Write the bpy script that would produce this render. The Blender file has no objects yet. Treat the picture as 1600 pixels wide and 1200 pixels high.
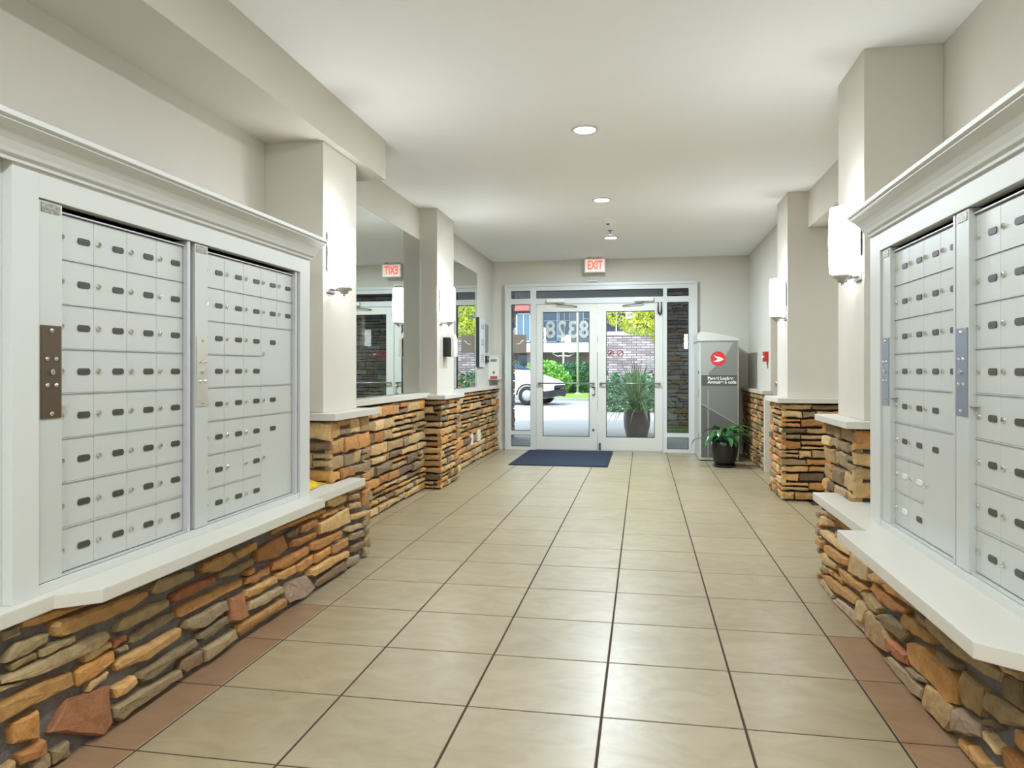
import bpy, bmesh, math, random
from mathutils import Vector, Matrix

# ------------------------------------------------------------------ camera, world, sun, exposure
SC = bpy.context.scene
COL = SC.collection
cam_d = bpy.data.cameras.new('camera')
cam = bpy.data.objects.new('camera', cam_d)
COL.objects.link(cam)
cam.location = (0.0, 0.0, 1.153)
cam.rotation_euler = (math.radians(90), 0, math.atan(204 / 1140))
cam_d.sensor_fit = 'HORIZONTAL'
cam_d.sensor_width = 36.0
cam_d.lens = 1140 / 1600 * 36.0
cam_d.shift_y = -22 / 1600
cam_d.clip_start = 0.02
cam_d.clip_end = 300
SC.camera = cam

SKY_STRENGTH = 2.8
SUN_STRENGTH = 3.6
DOWNLIGHT_W = 24.0
SCONCE_E = 21.0
SC.view_settings.view_transform = 'Standard'
SC.view_settings.look = 'None'
SC.view_settings.gamma = 1.0
SC.view_settings.use_curve_mapping = False
SC.view_settings.exposure = 0.38
SC.cycles.use_denoising = True
SC.cycles.max_bounces = 10
SC.cycles.diffuse_bounces = 5
SC.cycles.glossy_bounces = 5
SC.cycles.transparent_max_bounces = 16
SC.cycles.sample_clamp_indirect = 6.0
SC.cycles.caustics_reflective = False
SC.cycles.caustics_refractive = False

world = bpy.data.worlds.new('overcast_sky')
SC.world = world
world.use_nodes = True
bg = world.node_tree.nodes['Background']
bg.inputs[0].default_value = (0.80, 0.905, 1.0, 1)
bg.inputs[1].default_value = SKY_STRENGTH

sun_d = bpy.data.lights.new('sun', 'SUN')
sun = bpy.data.objects.new('sun', sun_d)
COL.objects.link(sun)
sun_d.energy = SUN_STRENGTH
sun_d.angle = math.radians(2.5)
sun_d.color = (1.0, 0.96, 0.88)
sun.location = (-8, 0, 20)
sun.rotation_euler = (math.radians(46), 0, math.radians(-28))

# ------------------------------------------------------------------ helpers
def srgb(r, g, b):
    def f(c):
        c /= 255.0
        return c / 12.92 if c <= 0.04045 else ((c + 0.055) / 1.055) ** 2.4
    return (f(r), f(g), f(b), 1.0)

MATS = {}
def mat(name, rgb=(200, 200, 200), rough=0.5, metal=0.0, var=0.0, vscale=8.0, bump=0.0, bscale=60.0,
        emit=0.0, emit_rgb=None, objcol=False, spec=0.5, rand=0.0, coat=0.0):
    if name in MATS:
        return MATS[name]
    m = bpy.data.materials.new(name)
    m.use_nodes = True
    nt = m.node_tree
    b = nt.nodes['Principled BSDF']
    b.inputs['Base Color'].default_value = srgb(*rgb)
    b.inputs['Roughness'].default_value = rough
    b.inputs['Metallic'].default_value = metal
    b.inputs['Specular IOR Level'].default_value = spec
    b.inputs['Coat Weight'].default_value = coat
    src = None
    if objcol or rand > 0:
        oi = nt.nodes.new('ShaderNodeObjectInfo')
    if objcol:
        src = oi.outputs['Color']
    if var > 0 or rand > 0:
        tc = nt.nodes.new('ShaderNodeTexCoord')
        hsv = nt.nodes.new('ShaderNodeHueSaturation')
        if src:
            nt.links.new(src, hsv.inputs['Color'])
        else:
            hsv.inputs['Color'].default_value = srgb(*rgb)
        n = nt.nodes.new('ShaderNodeTexNoise')
        n.inputs['Scale'].default_value = vscale
        n.inputs['Detail'].default_value = 5
        n.inputs['Roughness'].default_value = 0.6
        nt.links.new(tc.outputs['Object'], n.inputs['Vector'])
        mr = nt.nodes.new('ShaderNodeMapRange')
        mr.inputs['From Min'].default_value = 0.3
        mr.inputs['From Max'].default_value = 0.7
        mr.inputs['To Min'].default_value = 1 - var
        mr.inputs['To Max'].default_value = 1 + var
        nt.links.new(n.outputs['Fac'], mr.inputs['Value'])
        val = mr.outputs['Result']
        if rand > 0:
            mr2 = nt.nodes.new('ShaderNodeMapRange')
            mr2.inputs['To Min'].default_value = 1 - rand
            mr2.inputs['To Max'].default_value = 1 + rand
            nt.links.new(oi.outputs['Random'], mr2.inputs['Value'])
            mu = nt.nodes.new('ShaderNodeMath')
            mu.operation = 'MULTIPLY'
            nt.links.new(val, mu.inputs[0])
            nt.links.new(mr2.outputs['Result'], mu.inputs[1])
            val = mu.outputs[0]
        nt.links.new(val, hsv.inputs['Value'])
        src = hsv.outputs['Color']
    if src:
        nt.links.new(src, b.inputs['Base Color'])
    if bump > 0:
        tc2 = nt.nodes.new('ShaderNodeTexCoord')
        n2 = nt.nodes.new('ShaderNodeTexNoise')
        n2.inputs['Scale'].default_value = bscale
        n2.inputs['Detail'].default_value = 6
        nt.links.new(tc2.outputs['Object'], n2.inputs['Vector'])
        bp = nt.nodes.new('ShaderNodeBump')
        bp.inputs['Strength'].default_value = bump
        bp.inputs['Distance'].default_value = 0.01
        nt.links.new(n2.outputs['Fac'], bp.inputs['Height'])
        nt.links.new(bp.outputs['Normal'], b.inputs['Normal'])
    if emit > 0:
        b.inputs['Emission Color'].default_value = srgb(*(emit_rgb or rgb))
        b.inputs['Emission Strength'].default_value = emit
    MATS[name] = m
    return m

def glass_mat(name, tint=(1, 1, 1), refl=1.0):
    m = bpy.data.materials.new(name)
    m.use_nodes = True
    nt = m.node_tree
    nt.nodes.clear()
    out = nt.nodes.new('ShaderNodeOutputMaterial')
    mix = nt.nodes.new('ShaderNodeMixShader')
    tr = nt.nodes.new('ShaderNodeBsdfTransparent')
    gl = nt.nodes.new('ShaderNodeBsdfGlossy')
    fr = nt.nodes.new('ShaderNodeFresnel')
    fr.inputs['IOR'].default_value = 1.45
    tr.inputs['Color'].default_value = (*tint, 1)
    gl.inputs['Roughness'].default_value = 0.0
    mu = nt.nodes.new('ShaderNodeMath')
    mu.operation = 'MULTIPLY'
    mu.inputs[1].default_value = refl
    nt.links.new(fr.outputs[0], mu.inputs[0])
    nt.links.new(mu.outputs[0], mix.inputs[0])
    nt.links.new(tr.outputs[0], mix.inputs[1])
    nt.links.new(gl.outputs[0], mix.inputs[2])
    nt.links.new(mix.outputs[0], out.inputs[0])
    MATS[name] = m
    return m

WLOC = {}
def wl(o):
    return WLOC.get(o.name, Vector((0, 0, 0))) if o else Vector((0, 0, 0))

def link(name, data, loc, parent=None):
    o = bpy.data.objects.new(name, data)
    COL.objects.link(o)
    loc = Vector(loc)
    WLOC[o.name] = loc
    o.parent = parent
    o.location = loc - wl(parent)
    return o

def tag(o, label=None, cat=None, group=None, kind=None):
    if label: o['label'] = label
    if cat: o['category'] = cat
    if group: o['group'] = group
    if kind: o['kind'] = kind
    return o

def thing(name, loc, label=None, cat=None, group=None, kind=None):
    o = link(name, None, loc)
    o.empty_display_size = 0.1
    return tag(o, label, cat, group, kind)

def mesh(name, verts, faces, m, smooth=False):
    me = bpy.data.meshes.new(name)
    me.from_pydata([tuple(v) for v in verts], [], faces)
    if m: me.materials.append(m)
    if smooth:
        me.polygons.foreach_set('use_smooth', [True] * len(me.polygons))
    me.update()
    return me

def obj(name, verts, faces, m, parent=None, smooth=False, loc=None):
    """verts in world space; origin moved to their bounding-box centre"""
    vs = [Vector(v) for v in verts]
    if loc is None:
        lo = Vector([min(v[i] for v in vs) for i in range(3)])
        hi = Vector([max(v[i] for v in vs) for i in range(3)])
        loc = (lo + hi) / 2
    loc = Vector(loc)
    return link(name, mesh(name, [v - loc for v in vs], faces, m, smooth), loc, parent)

def bm_obj(name, bm, m, loc, parent=None, smooth=False):
    me = bpy.data.meshes.new(name)
    bmesh.ops.recalc_face_normals(bm, faces=bm.faces)
    bm.to_mesh(me)
    bm.free()
    if m: me.materials.append(m)
    if smooth:
        me.polygons.foreach_set('use_smooth', [True] * len(me.polygons))
    return link(name, me, loc, parent)

def box(name, x0, x1, y0, y1, z0, z1, m, parent=None, bevel=0.0, segs=2):
    c = Vector(((x0 + x1) / 2, (y0 + y1) / 2, (z0 + z1) / 2))
    bm = bmesh.new()
    bmesh.ops.create_cube(bm, size=1.0)
    bmesh.ops.scale(bm, vec=(abs(x1 - x0), abs(y1 - y0), abs(z1 - z0)), verts=bm.verts)
    if bevel > 0:
        bmesh.ops.bevel(bm, geom=bm.edges[:], offset=bevel, segments=segs, affect='EDGES', profile=0.7)
    return bm_obj(name, bm, m, c, parent)

def boxes(name, lst, m, parent=None):
    """several blocks of ONE piece joined into one mesh (a frame, a moulding)"""
    V, F = [], []
    for (x0, x1, y0, y1, z0, z1) in lst:
        n = len(V)
        V += [(x0, y0, z0), (x1, y0, z0), (x1, y1, z0), (x0, y1, z0), (x0, y0, z1), (x1, y0, z1), (x1, y1, z1), (x0, y1, z1)]
        F += [[n + i for i in f] for f in ((0, 3, 2, 1), (4, 5, 6, 7), (0, 1, 5, 4), (1, 2, 6, 5), (2, 3, 7, 6), (3, 0, 4, 7))]
    return obj(name, V, F, m, parent)

def prism(name, poly, axis, a0, a1, m, parent=None, bevel=0.0):
    """poly of 2-D points extruded along axis: z->(x,y), y->(x,z), x->(y,z)"""
    def p(q, a):
        return {'z': (q[0], q[1], a), 'y': (q[0], a, q[1]), 'x': (a, q[0], q[1])}[axis]
    n = len(poly)
    vs = [Vector(p(q, a0)) for q in poly] + [Vector(p(q, a1)) for q in poly]
    c = sum(vs, Vector()) / len(vs)
    bm = bmesh.new()
    bv = [bm.verts.new(v - c) for v in vs]
    bm.faces.new(bv[:n])
    bm.faces.new(bv[n:])
    for i in range(n):
        bm.faces.new((bv[i], bv[(i + 1) % n], bv[n + (i + 1) % n], bv[n + i]))
    bmesh.ops.recalc_face_normals(bm, faces=bm.faces)
    if bevel > 0:
        bmesh.ops.bevel(bm, geom=bm.edges[:], offset=bevel, segments=2, affect='EDGES', profile=0.7)
    return bm_obj(name, bm, m, c, parent)

def rot_to(d):
    return Vector((0, 0, 1)).rotation_difference(Vector(d).normalized()).to_matrix()

def lathe_data(prof, seg=24, axis=(0, 0, 1), sx=1.0, sy=1.0):
    V, F = [], []
    R = rot_to(axis)
    k = len(prof)
    for i in range(seg):
        a = 2 * math.pi * i / seg
        for r, h in prof:
            V.append(R @ Vector((r * math.cos(a) * sx, r * math.sin(a) * sy, h)))
    for i in range(seg):
        j = (i + 1) % seg
        for q in range(k - 1):
            F.append((i * k + q, j * k + q, j * k + q + 1, i * k + q + 1))
    return V, F

def lathe(name, prof, loc, m, parent=None, seg=24, axis=(0, 0, 1), smooth=True, sx=1.0, sy=1.0):
    V, F = lathe_data(prof, seg, axis, sx, sy)
    return link(name, mesh(name, V, F, m, smooth), loc, parent)

def tube(name, pts, r, m, parent=None, seg=8, closed=False):
    pts = [Vector(p) for p in pts]
    V, F = [], []
    n = len(pts)
    up = Vector((0, 0, 1))
    for i, p in enumerate(pts):
        if closed:
            d = pts[(i + 1) % n] - pts[i - 1]
        else:
            d = pts[min(i + 1, n - 1)] - pts[max(i - 1, 0)]
        d.normalize()
        a = d.cross(up)
        if a.length < 0.05:
            a = d.cross(Vector((1, 0, 0)))
        a.normalize()
        b = d.cross(a)
        rr = r[i] if isinstance(r, (list, tuple)) else r
        for k in range(seg):
            t = 2 * math.pi * k / seg
            V.append(p + a * math.cos(t) * rr + b * math.sin(t) * rr)
    for i in range(n if closed else n - 1):
        j = (i + 1) % n
        for k in range(seg):
            F.append((i * seg + k, i * seg + (k + 1) % seg, j * seg + (k + 1) % seg, j * seg + k))
    if not closed:
        F.append(tuple(range(seg))[::-1])
        F.append(tuple((n - 1) * seg + k for k in range(seg)))
    return obj(name, V, F, m, parent, smooth=True)

def text(name, body, size, loc, rot, m, parent=None, depth=0.001, align='CENTER', xscale=1.0, bold=0.0):
    cu = bpy.data.curves.new(name, 'FONT')
    cu.body = body
    cu.size = size
    cu.extrude = depth
    cu.offset = bold
    cu.align_x = align
    cu.align_y = 'CENTER'
    tmp = bpy.data.objects.new('tmp_text', cu)
    COL.objects.link(tmp)
    dg = bpy.context.evaluated_depsgraph_get()
    me = bpy.data.meshes.new_from_object(tmp.evaluated_get(dg))
    bpy.data.objects.remove(tmp)
    me.transform(Matrix.Diagonal((xscale, 1, 1, 1)))
    me.materials.clear()
    me.materials.append(m)
    o = link(name, me, loc, parent)
    o.rotation_euler = rot
    return o

# ------------------------------------------------------------------ materials
M_WALL = mat('beige_wall_paint', (207, 202, 191), 0.75, var=0.015, vscale=3, bump=0.02, bscale=180)
M_CEIL = mat('ceiling_paint', (244, 246, 247), 0.85)
M_WHITE = mat('white_enamel_trim', (208, 210, 207), 0.38)
M_LEDGE = mat('ledge_cream_paint', (208, 204, 194), 0.4)
M_CAP = mat('cap_taupe_paint', (196, 187, 170), 0.5)
M_BOX = mat('mailbox_grey_enamel', (200, 203, 200), 0.36, metal=0.15)
M_RAIL = mat('mailbox_rail_metal', (200, 200, 206), 0.35, metal=0.2)
M_DARK = mat('painted_recess_shade', (22, 20, 18), 0.8)  # near-black colour stands in for the deep shade around the mailbox doors
M_BRONZE = mat('bronze_plate', (92, 78, 62), 0.38, metal=0.35)
M_STEEL = mat('brushed_steel', (176, 180, 186), 0.28, metal=0.9)
M_STEELP = mat('pale_steel_plate', (206, 204, 196), 0.3, metal=0.5)
M_BLUEST = mat('blue_steel_plate', (150, 160, 178), 0.3, metal=0.75)
M_CHROME = mat('chrome', (225, 222, 214), 0.12, metal=1.0)
M_PLATE = mat('number_plate_dark', (66, 64, 58), 0.4, var=0.25, vscale=160)
M_PLATEW = mat('number_plate_blank', (222, 224, 222), 0.4)
M_STONE = mat('ledge_stone', (180, 140, 90), 0.85, objcol=True, var=0.20, vscale=20, bump=0.6, bscale=50)
M_MORTAR = mat('mortar', (112, 108, 106), 0.95, var=0.15, vscale=30, bump=0.5, bscale=70)
M_MORTARD = mat('dry_stack_backing', (44, 36, 30), 0.95, var=0.2, vscale=30)
M_GROUT = mat('floor_grout', (58, 42, 30), 0.9)
M_MIRROR = mat('mirror_silver', (222, 228, 224), 0.0, metal=1.0)
M_NICKEL = mat('brushed_nickel', (186, 186, 182), 0.3, metal=0.85)
M_SHADE = mat('lit_opal_glass', (250, 250, 244), 0.3, emit=SCONCE_E, emit_rgb=(244, 250, 255))
M_LENS = mat('lit_downlight_lens', (255, 255, 250), 0.4, emit=14, emit_rgb=(244, 250, 255))
M_PLASTIC = mat('white_plastic', (226, 224, 214), 0.4)
M_BLACK = mat('black_plastic', (20, 20, 20), 0.3)
M_DOOR = mat('door_enamel', (214, 213, 204), 0.4)
M_GASKET = mat('glazing_gasket', (40, 40, 40), 0.6)
M_RED = mat('red_plastic', (190, 36, 34), 0.4)
M_GLASS = glass_mat('clear_door_glass', (0.96, 0.98, 0.97), 1.0)
M_DECAL = mat('white_vinyl', (236, 238, 234), 0.5)
def vinyl(name, rgb):
    m = bpy.data.materials.new(name)
    m.use_nodes = True
    nt = m.node_tree
    nt.nodes.clear()
    out = nt.nodes.new('ShaderNodeOutputMaterial')
    mix = nt.nodes.new('ShaderNodeMixShader')
    a = nt.nodes.new('ShaderNodeBsdfDiffuse')
    t = nt.nodes.new('ShaderNodeBsdfTranslucent')
    a.inputs[0].default_value = srgb(*rgb)
    t.inputs[0].default_value = srgb(*rgb)
    mix.inputs[0].default_value = 0.5
    nt.links.new(a.outputs[0], mix.inputs[1])
    nt.links.new(t.outputs[0], mix.inputs[2])
    nt.links.new(mix.outputs[0], out.inputs[0])
    return m
M_VINYL = vinyl('translucent_white_vinyl', (244, 245, 242))
M_VINYLR = vinyl('translucent_red_vinyl', (206, 60, 66))
M_MAT = mat('navy_mat_pile', (34, 45, 66), 0.95, var=0.25, vscale=90, bump=0.5, bscale=220)
M_RUBBER = mat('mat_rubber_edge', (26, 28, 34), 0.7)

def tile_mat(name, rgb, warm):
    m = bpy.data.materials.new(name)
    m.use_nodes = True
    nt = m.node_tree
    b = nt.nodes['Principled BSDF']
    tc = nt.nodes.new('ShaderNodeTexCoord')
    oi = nt.nodes.new('ShaderNodeObjectInfo')
    add = nt.nodes.new('ShaderNodeVectorMath')
    add.operation = 'MULTIPLY_ADD'
    add.inputs[1].default_value = (1, 1.6, 1)
    nt.links.new(tc.outputs['Object'], add.inputs[0])
    sc = nt.nodes.new('ShaderNodeVectorMath')
    sc.operation = 'SCALE'
    sc.inputs['Scale'].default_value = 1.0
    nt.links.new(oi.outputs['Location'], sc.inputs[0])
    nt.links.new(sc.outputs[0], add.inputs[2])
    n = nt.nodes.new('ShaderNodeTexNoise')
    n.inputs['Scale'].default_value = 4.5
    n.inputs['Detail'].default_value = 8
    n.inputs['Roughness'].default_value = 0.62
    n.inputs['Distortion'].default_value = 1.2
    nt.links.new(add.outputs[0], n.inputs['Vector'])
    cr = nt.nodes.new('ShaderNodeValToRGB')
    c0, c1 = srgb(*warm), srgb(*rgb)
    cr.color_ramp.elements[0].position = 0.25
    cr.color_ramp.elements[0].color = c0
    cr.color_ramp.elements[1].position = 0.62
    cr.color_ramp.elements[1].color = c1
    nt.links.new(n.outputs['Fac'], cr.inputs['Fac'])
    hs = nt.nodes.new('ShaderNodeHueSaturation')
    mr = nt.nodes.new('ShaderNodeMapRange')
    mr.inputs['To Min'].default_value = 0.955
    mr.inputs['To Max'].default_value = 1.03
    nt.links.new(oi.outputs['Random'], mr.inputs['Value'])
    nt.links.new(mr.outputs['Result'], hs.inputs['Value'])
    nt.links.new(cr.outputs['Color'], hs.inputs['Color'])
    nt.links.new(hs.outputs['Color'], b.inputs['Base Color'])
    b.inputs['Roughness'].default_value = 0.4
    b.inputs['Coat Weight'].default_value = 0.25
    b.inputs['Coat Roughness'].default_value = 0.26
    b.inputs['Coat IOR'].default_value = 1.4
    b.inputs['Specular IOR Level'].default_value = 0.4
    bp = nt.nodes.new('ShaderNodeBump')
    bp.inputs['Strength'].default_value = 0.06
    bp.inputs['Distance'].default_value = 0.004
    nt.links.new(n.outputs['Fac'], bp.inputs['Height'])
    nt.links.new(bp.outputs['Normal'], b.inputs['Normal'])
    return m
M_TILE = tile_mat('cream_floor_tile', (164, 150, 121), (148, 133, 103))
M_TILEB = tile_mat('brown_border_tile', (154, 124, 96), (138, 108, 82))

PAL = {
    'o': [(196, 146, 84), (188, 134, 74), (202, 156, 96), (180, 124, 68), (194, 140, 76)],
    't': [(198, 166, 116), (190, 156, 104), (184, 152, 104), (204, 172, 124)],
    'g': [(158, 136, 100), (146, 125, 90), (166, 144, 106), (136, 117, 86)],
    'r': [(168, 108, 70), (174, 116, 76), (154, 96, 62)],
    'm': [(136, 110, 80), (124, 100, 72), (146, 120, 86)],
    'p': [(172, 146, 124), (162, 138, 116)],
    'x': [(128, 128, 136), (112, 112, 122), (146, 142, 142), (134, 124, 116), (154, 146, 140)],
}

# ------------------------------------------------------------------ stone building blocks
def stone_mesh(poly, depth, O, U, N, rng, m=None):
    """one rough stone: irregular outline poly (u, v) on plane O + u*U + v*Z, standing depth proud along N"""
    pts = [Vector(p) for p in poly]
    a = sum(pts[i].x * pts[(i + 1) % len(pts)].y - pts[(i + 1) % len(pts)].x * pts[i].y for i in range(len(pts)))
    if a < 0:
        pts.reverse()
    per = sum((pts[(i + 1) % len(pts)] - pts[i]).length for i in range(len(pts)))
    step = max(0.03, per / 13)
    rs = []
    for i, p in enumerate(pts):
        q = pts[(i + 1) % len(pts)]
        L = (q - p).length
        k = max(1, int(round(L / step)))
        for j in range(k):
            t = j / k
            v = p.lerp(q, t)
            jit = 0.0035 if j else 0.0015
            rs.append(v + Vector((rng.uniform(-jit, jit), rng.uniform(-jit, jit))))
    n = len(rs)
    lo = min(p.y for p in rs); hi = max(p.y for p in rs)
    wid = max(p.x for p in rs) - min(p.x for p in rs)
    ins = min(0.009, (hi - lo) * 0.14, wid * 0.14)
    nr = []
    for i in range(n):
        e1 = (rs[i] - rs[i - 1]); e2 = (rs[(i + 1) % n] - rs[i])
        d = Vector((-e1.y, e1.x)).normalized() + Vector((-e2.y, e2.x)).normalized() if e1.length and e2.length else Vector((0, 0))
        nr.append(d.normalized() if d.length > 1e-6 else Vector((0, 0)))
    tilt_u = rng.uniform(-0.12, 0.12); tilt_v = rng.uniform(-0.15, 0.15)
    c = sum(rs, Vector((0, 0))) / n
    V = []
    def w3(p, w): return O + U * p.x + Vector((0, 0, p.y)) + N * w
    for p in rs: V.append(w3(p, -0.004))
    for i, p in enumerate(rs): V.append(w3(p + nr[i] * ins * 0.1, depth * (0.70 + rng.uniform(-.08, .08))))
    for i, p in enumerate(rs):
        q = p + nr[i] * ins * rng.uniform(0.6, 1.2)
        V.append(w3(q, depth * (0.95 + rng.uniform(-.06, .06)) + (q.x - c.x) * tilt_u * 0.2 + (q.y - c.y) * tilt_v))
    F = []
    for r in range(2):
        for i in range(n):
            j = (i + 1) % n
            F.append((r * n + i, r * n + j, (r + 1) * n + j, (r + 1) * n + i))
    V.append(w3(c + Vector((rng.uniform(-.15, .15) * wid, rng.uniform(-.15, .15) * (hi - lo))), depth * rng.uniform(0.96, 1.08)))
    for i in range(n):
        F.append((2 * n + i, 2 * n + (i + 1) % n, 3 * n))
    return V, F

def add_stone(poly, depth, O, U, N, rng, colkey, parent):
    V, F = stone_mesh(poly, depth, O, U, N, rng)
    o = obj('stone', V, F, M_STONE, parent)
    r, g, b = rng.choice(PAL[colkey])
    k = rng.uniform(0.84, 1.04)
    o.color = srgb(min(255, r * k), min(255, g * k), min(255, b * k))
    return o

def courses(u0, u1, v0, v1, rng, hmin=0.045, hmax=0.1, lmin=0.09, lmax=0.3, gap=0.010):
    """coursed ledge-stone layout on a rectangle: list of four-sided outlines"""
    out = []
    v = v0
    k = 0
    while v < v1 - 0.012:
        h = rng.uniform(hmin, hmax)
        if v1 - (v + h) < hmin * 0.8:
            h = v1 - v
        u = u0
        while u < u1 - 0.005:
            L = rng.uniform(lmin, lmax)
            if u1 - (u + L) < lmin * 0.75:
                L = u1 - u
            a, b = u + gap * 0.22, u + L - gap * 0.22
            if b - a > 0.02:
                def quad(za, zb):
                    j = min(0.008, (zb - za) * 0.14)
                    J = lambda: rng.uniform(-j, j)
                    s = rng.uniform(-0.006, 0.006)
                    return [(a + s, za + J()), ((a + b) / 2, za + J()), (b + s, za + J()), (b - s, zb + J()), ((a + b) / 2, zb + J()), (a - s, zb + J())]
                lo, hi = v + gap / 2, v + h - gap / 2
                if h > 0.078 and rng.random() < 0.34:
                    mid = lo + (hi - lo) * rng.uniform(0.4, 0.6)
                    out.append(quad(lo, mid - gap / 2)); out.append(quad(mid + gap / 2, hi))
                else:
                    out.append(quad(lo, hi))
            u += L
        v += h
        k += 1
    return out

def inside(p, poly):
    x, y = p; c = False; n = len(poly)
    for i in range(n):
        x1, y1 = poly[i]; x2, y2 = poly[i - 1]
        if (y1 > y) != (y2 > y) and x < (x2 - x1) * (y - y1) / (y2 - y1) + x1:
            c = not c
    return c

def face_stones(parent, O, U, N, u0, u1, v0, v1, seed, depth=0.04, keys='ootttgogmot', **kw):
    rng = random.Random(seed)
    for q in courses(u0, u1, v0, v1, rng, **kw):
        add_stone(q, depth * rng.uniform(0.7, 1.15), Vector(O), Vector(U), Vector(N), rng, rng.choice(keys), parent)

X, Y = Vector((1, 0, 0)), Vector((0, 1, 0))

# ------------------------------------------------------------------ room shell
XL, XR, YE, YB, ZC = -2.15, 1.43, 10.45, -4.0, 2.73
def struct(o):
    o['kind'] = 'structure'
    return o

floor = struct(box('floor', XL - 0.1, 3.6, YB - 0.1, YE + 0.2, -0.12, -0.0025, M_GROUT))
PT = 0.4595
tile_cache = {}
def put_tile(x0, x1, y0, y1, m):
    g = 0.0038
    w, h = round(x1 - x0, 4), round(y1 - y0, 4)
    if w < 0.02 or h < 0.02: return
    key = (w, h, m.name)
    if key not in tile_cache:
        a, b, t = w / 2 - g, h / 2 - g, 0.0016
        V = [(-a, -b, -0.004), (a, -b, -0.004), (a, b, -0.004), (-a, b, -0.004), (-a, -b, -t), (a, -b, -t), (a, b, -t), (-a, b, -t),
             (-a + t, -b + t, 0), (a - t, -b + t, 0), (a - t, b - t, 0), (-a + t, b - t, 0)]
        F = [(8, 9, 10, 11)]
        for r in (0, 4):
            for i in range(4):
                j = (i + 1) % 4
                F.append((r + i, r + j, r + 4 + j, r + 4 + i))
        tile_cache[key] = mesh('tile', V, F, m)
    link('tile', tile_cache[key], ((x0 + x1) / 2, (y0 + y1) / 2, 0), floor)
xs = [-0.134 + PT * k for k in range(-5, 8)]
ys = [2.437 + PT * k for k in range(-9, 19)]
for j in range(len(ys) - 1):
    for i in range(len(xs) - 1):
        x0, x1, y0, y1 = xs[i], xs[i + 1], ys[j], ys[j + 1]
        xmax = 3.5 if (4.31 < (y0 + y1) / 2 < 6.8) else XR
        x0, x1, y1 = max(x0, XL), min(x1, xmax), min(y1, YE)
        if x1 - x0 < 0.03 or y1 - y0 < 0.03: continue
        cxm, cym = (x0 + x1) / 2, (y0 + y1) / 2
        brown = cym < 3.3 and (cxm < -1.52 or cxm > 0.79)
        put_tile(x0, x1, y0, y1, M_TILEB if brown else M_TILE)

struct(box('ceiling', XL - 0.2, 3.6, YB - 0.1, YE + 0.2, ZC, ZC + 0.15, M_CEIL))
wall_left = struct(box('wall_left', XL - 0.2, XL, YB - 0.1, YE + 0.2, -0.12, ZC, M_WALL))
wall_right = struct(boxes('wall_right', [
    (XR, XR + 0.16, YB, 4.31, 0, ZC),
    (XR, XR + 0.16, 7.29, 7.50, 0, ZC),
    (XR, XR + 0.16, 7.50, 8.66, 2.12, ZC),
    (XR, XR + 0.16, 8.66, YE, 0, ZC)], M_WALL))
wall_end = struct(boxes('wall_end', [
    (XL, -1.945, YE, YE + 0.2, 0, ZC), (0.726, 3.6, YE, YE + 0.2, 0, ZC), (-1.945, 0.726, YE, YE + 0.2, 2.37, ZC)], M_WALL))
struct(box('wall_back', XL - 0.2, 3.6, YB - 0.15, YB, 0, ZC, M_WALL))
# side corridor that opens on the right, with its lower ceiling
struct(boxes('wall_corridor', [
    (XR + 0.16, 3.6, 4.15, 4.31, 0, ZC), (3.5, 3.6, 4.31, 6.85, 0, ZC), (1.75, 3.5, 6.85, 7.0, 0, ZC)], M_WALL))
struct(box('ceiling_corridor', 1.44, 3.5, 4.31, 6.85, 2.41, ZC, M_WALL))
# dropped beam over the left mailboxes
struct(box('trim_1', XL, -1.74, YB, 4.79, 2.46, ZC, M_WALL))
# doorway in the right wall behind the far pillar
M_SLAB = mat('painted_slab_door', (176, 160, 138), 0.5)
d2 = struct(thing('door_2', (1.545, 8.08, 0)))
box('door_slab', 1.53, 1.57, 7.53, 8.63, 0.005, 2.09, M_SLAB, d2)
boxes('door_frame', [(1.50, 1.59, 7.5, 7.53, 0, 2.12), (1.50, 1.59, 8.63, 8.66, 0, 2.12), (1.50, 1.59, 7.53, 8.63, 2.09, 2.12)], M_SLAB, d2)
lathe('door_knob', [(0, 0), (0.012, 0), (0.012, 0.03), (0.027, 0.04), (0.03, 0.055), (0.02, 0.07), (0, 0.072)], (1.53, 8.55, 1.0), M_STEEL, d2, 16, (-1, 0, 0))
# baseboards
struct(box('baseboard_end', XL + 0.03, -1.95, YE - 0.014, YE, 0, 0.11, M_WHITE, bevel=0.003))
struct(box('baseboard_corner', 0.73, XR - 0.03, YE - 0.014, YE, 0, 0.11, M_WHITE, bevel=0.003))

# ------------------------------------------------------------------ stone wainscot and its caps
core = struct(box('wall_left_wainscot', XL, -2.115, 4.47, 6.825, 0, 0.885, M_MORTARD))
face_stones(core, (-2.115, 0, 0), Y, X, 4.47, 6.80, 0.004, 0.88, 11, depth=0.058, gap=0.021, lmin=0.12, lmax=0.42)
core = struct(box('wall_left_wainscot', XL, -2.115, 7.535, 10.44, 0, 0.885, M_MORTARD))
face_stones(core, (-2.115, 0, 0), Y, X, 7.56, 10.42, 0.004, 0.88, 12, depth=0.058, gap=0.021, lmin=0.12, lmax=0.42)
core = struct(box('wall_right_wainscot', 1.395, XR, 8.70, 10.44, 0, 0.875, M_MORTARD))
face_stones(core, (1.395, 0, 0), Y, -X, 8.71, 10.42, 0.004, 0.87, 13, depth=0.045, gap=0.016)
struct(box('trim_5', 1.36, XR, 8.63, 8.70, 0, 0.875, M_WALL, bevel=0.003))
struct(box('trim_2', XL, -2.045, 4.47, 6.87, 0.885, 0.93, M_LEDGE, bevel=0.004))
struct(box('trim_3', XL, -2.045, 7.50, YE, 0.885, 0.93, M_LEDGE, bevel=0.004))
struct(box('trim_4', 1.33, XR, 8.62, YE, 0.875, 0.915, M_CAP, bevel=0.004))

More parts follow.
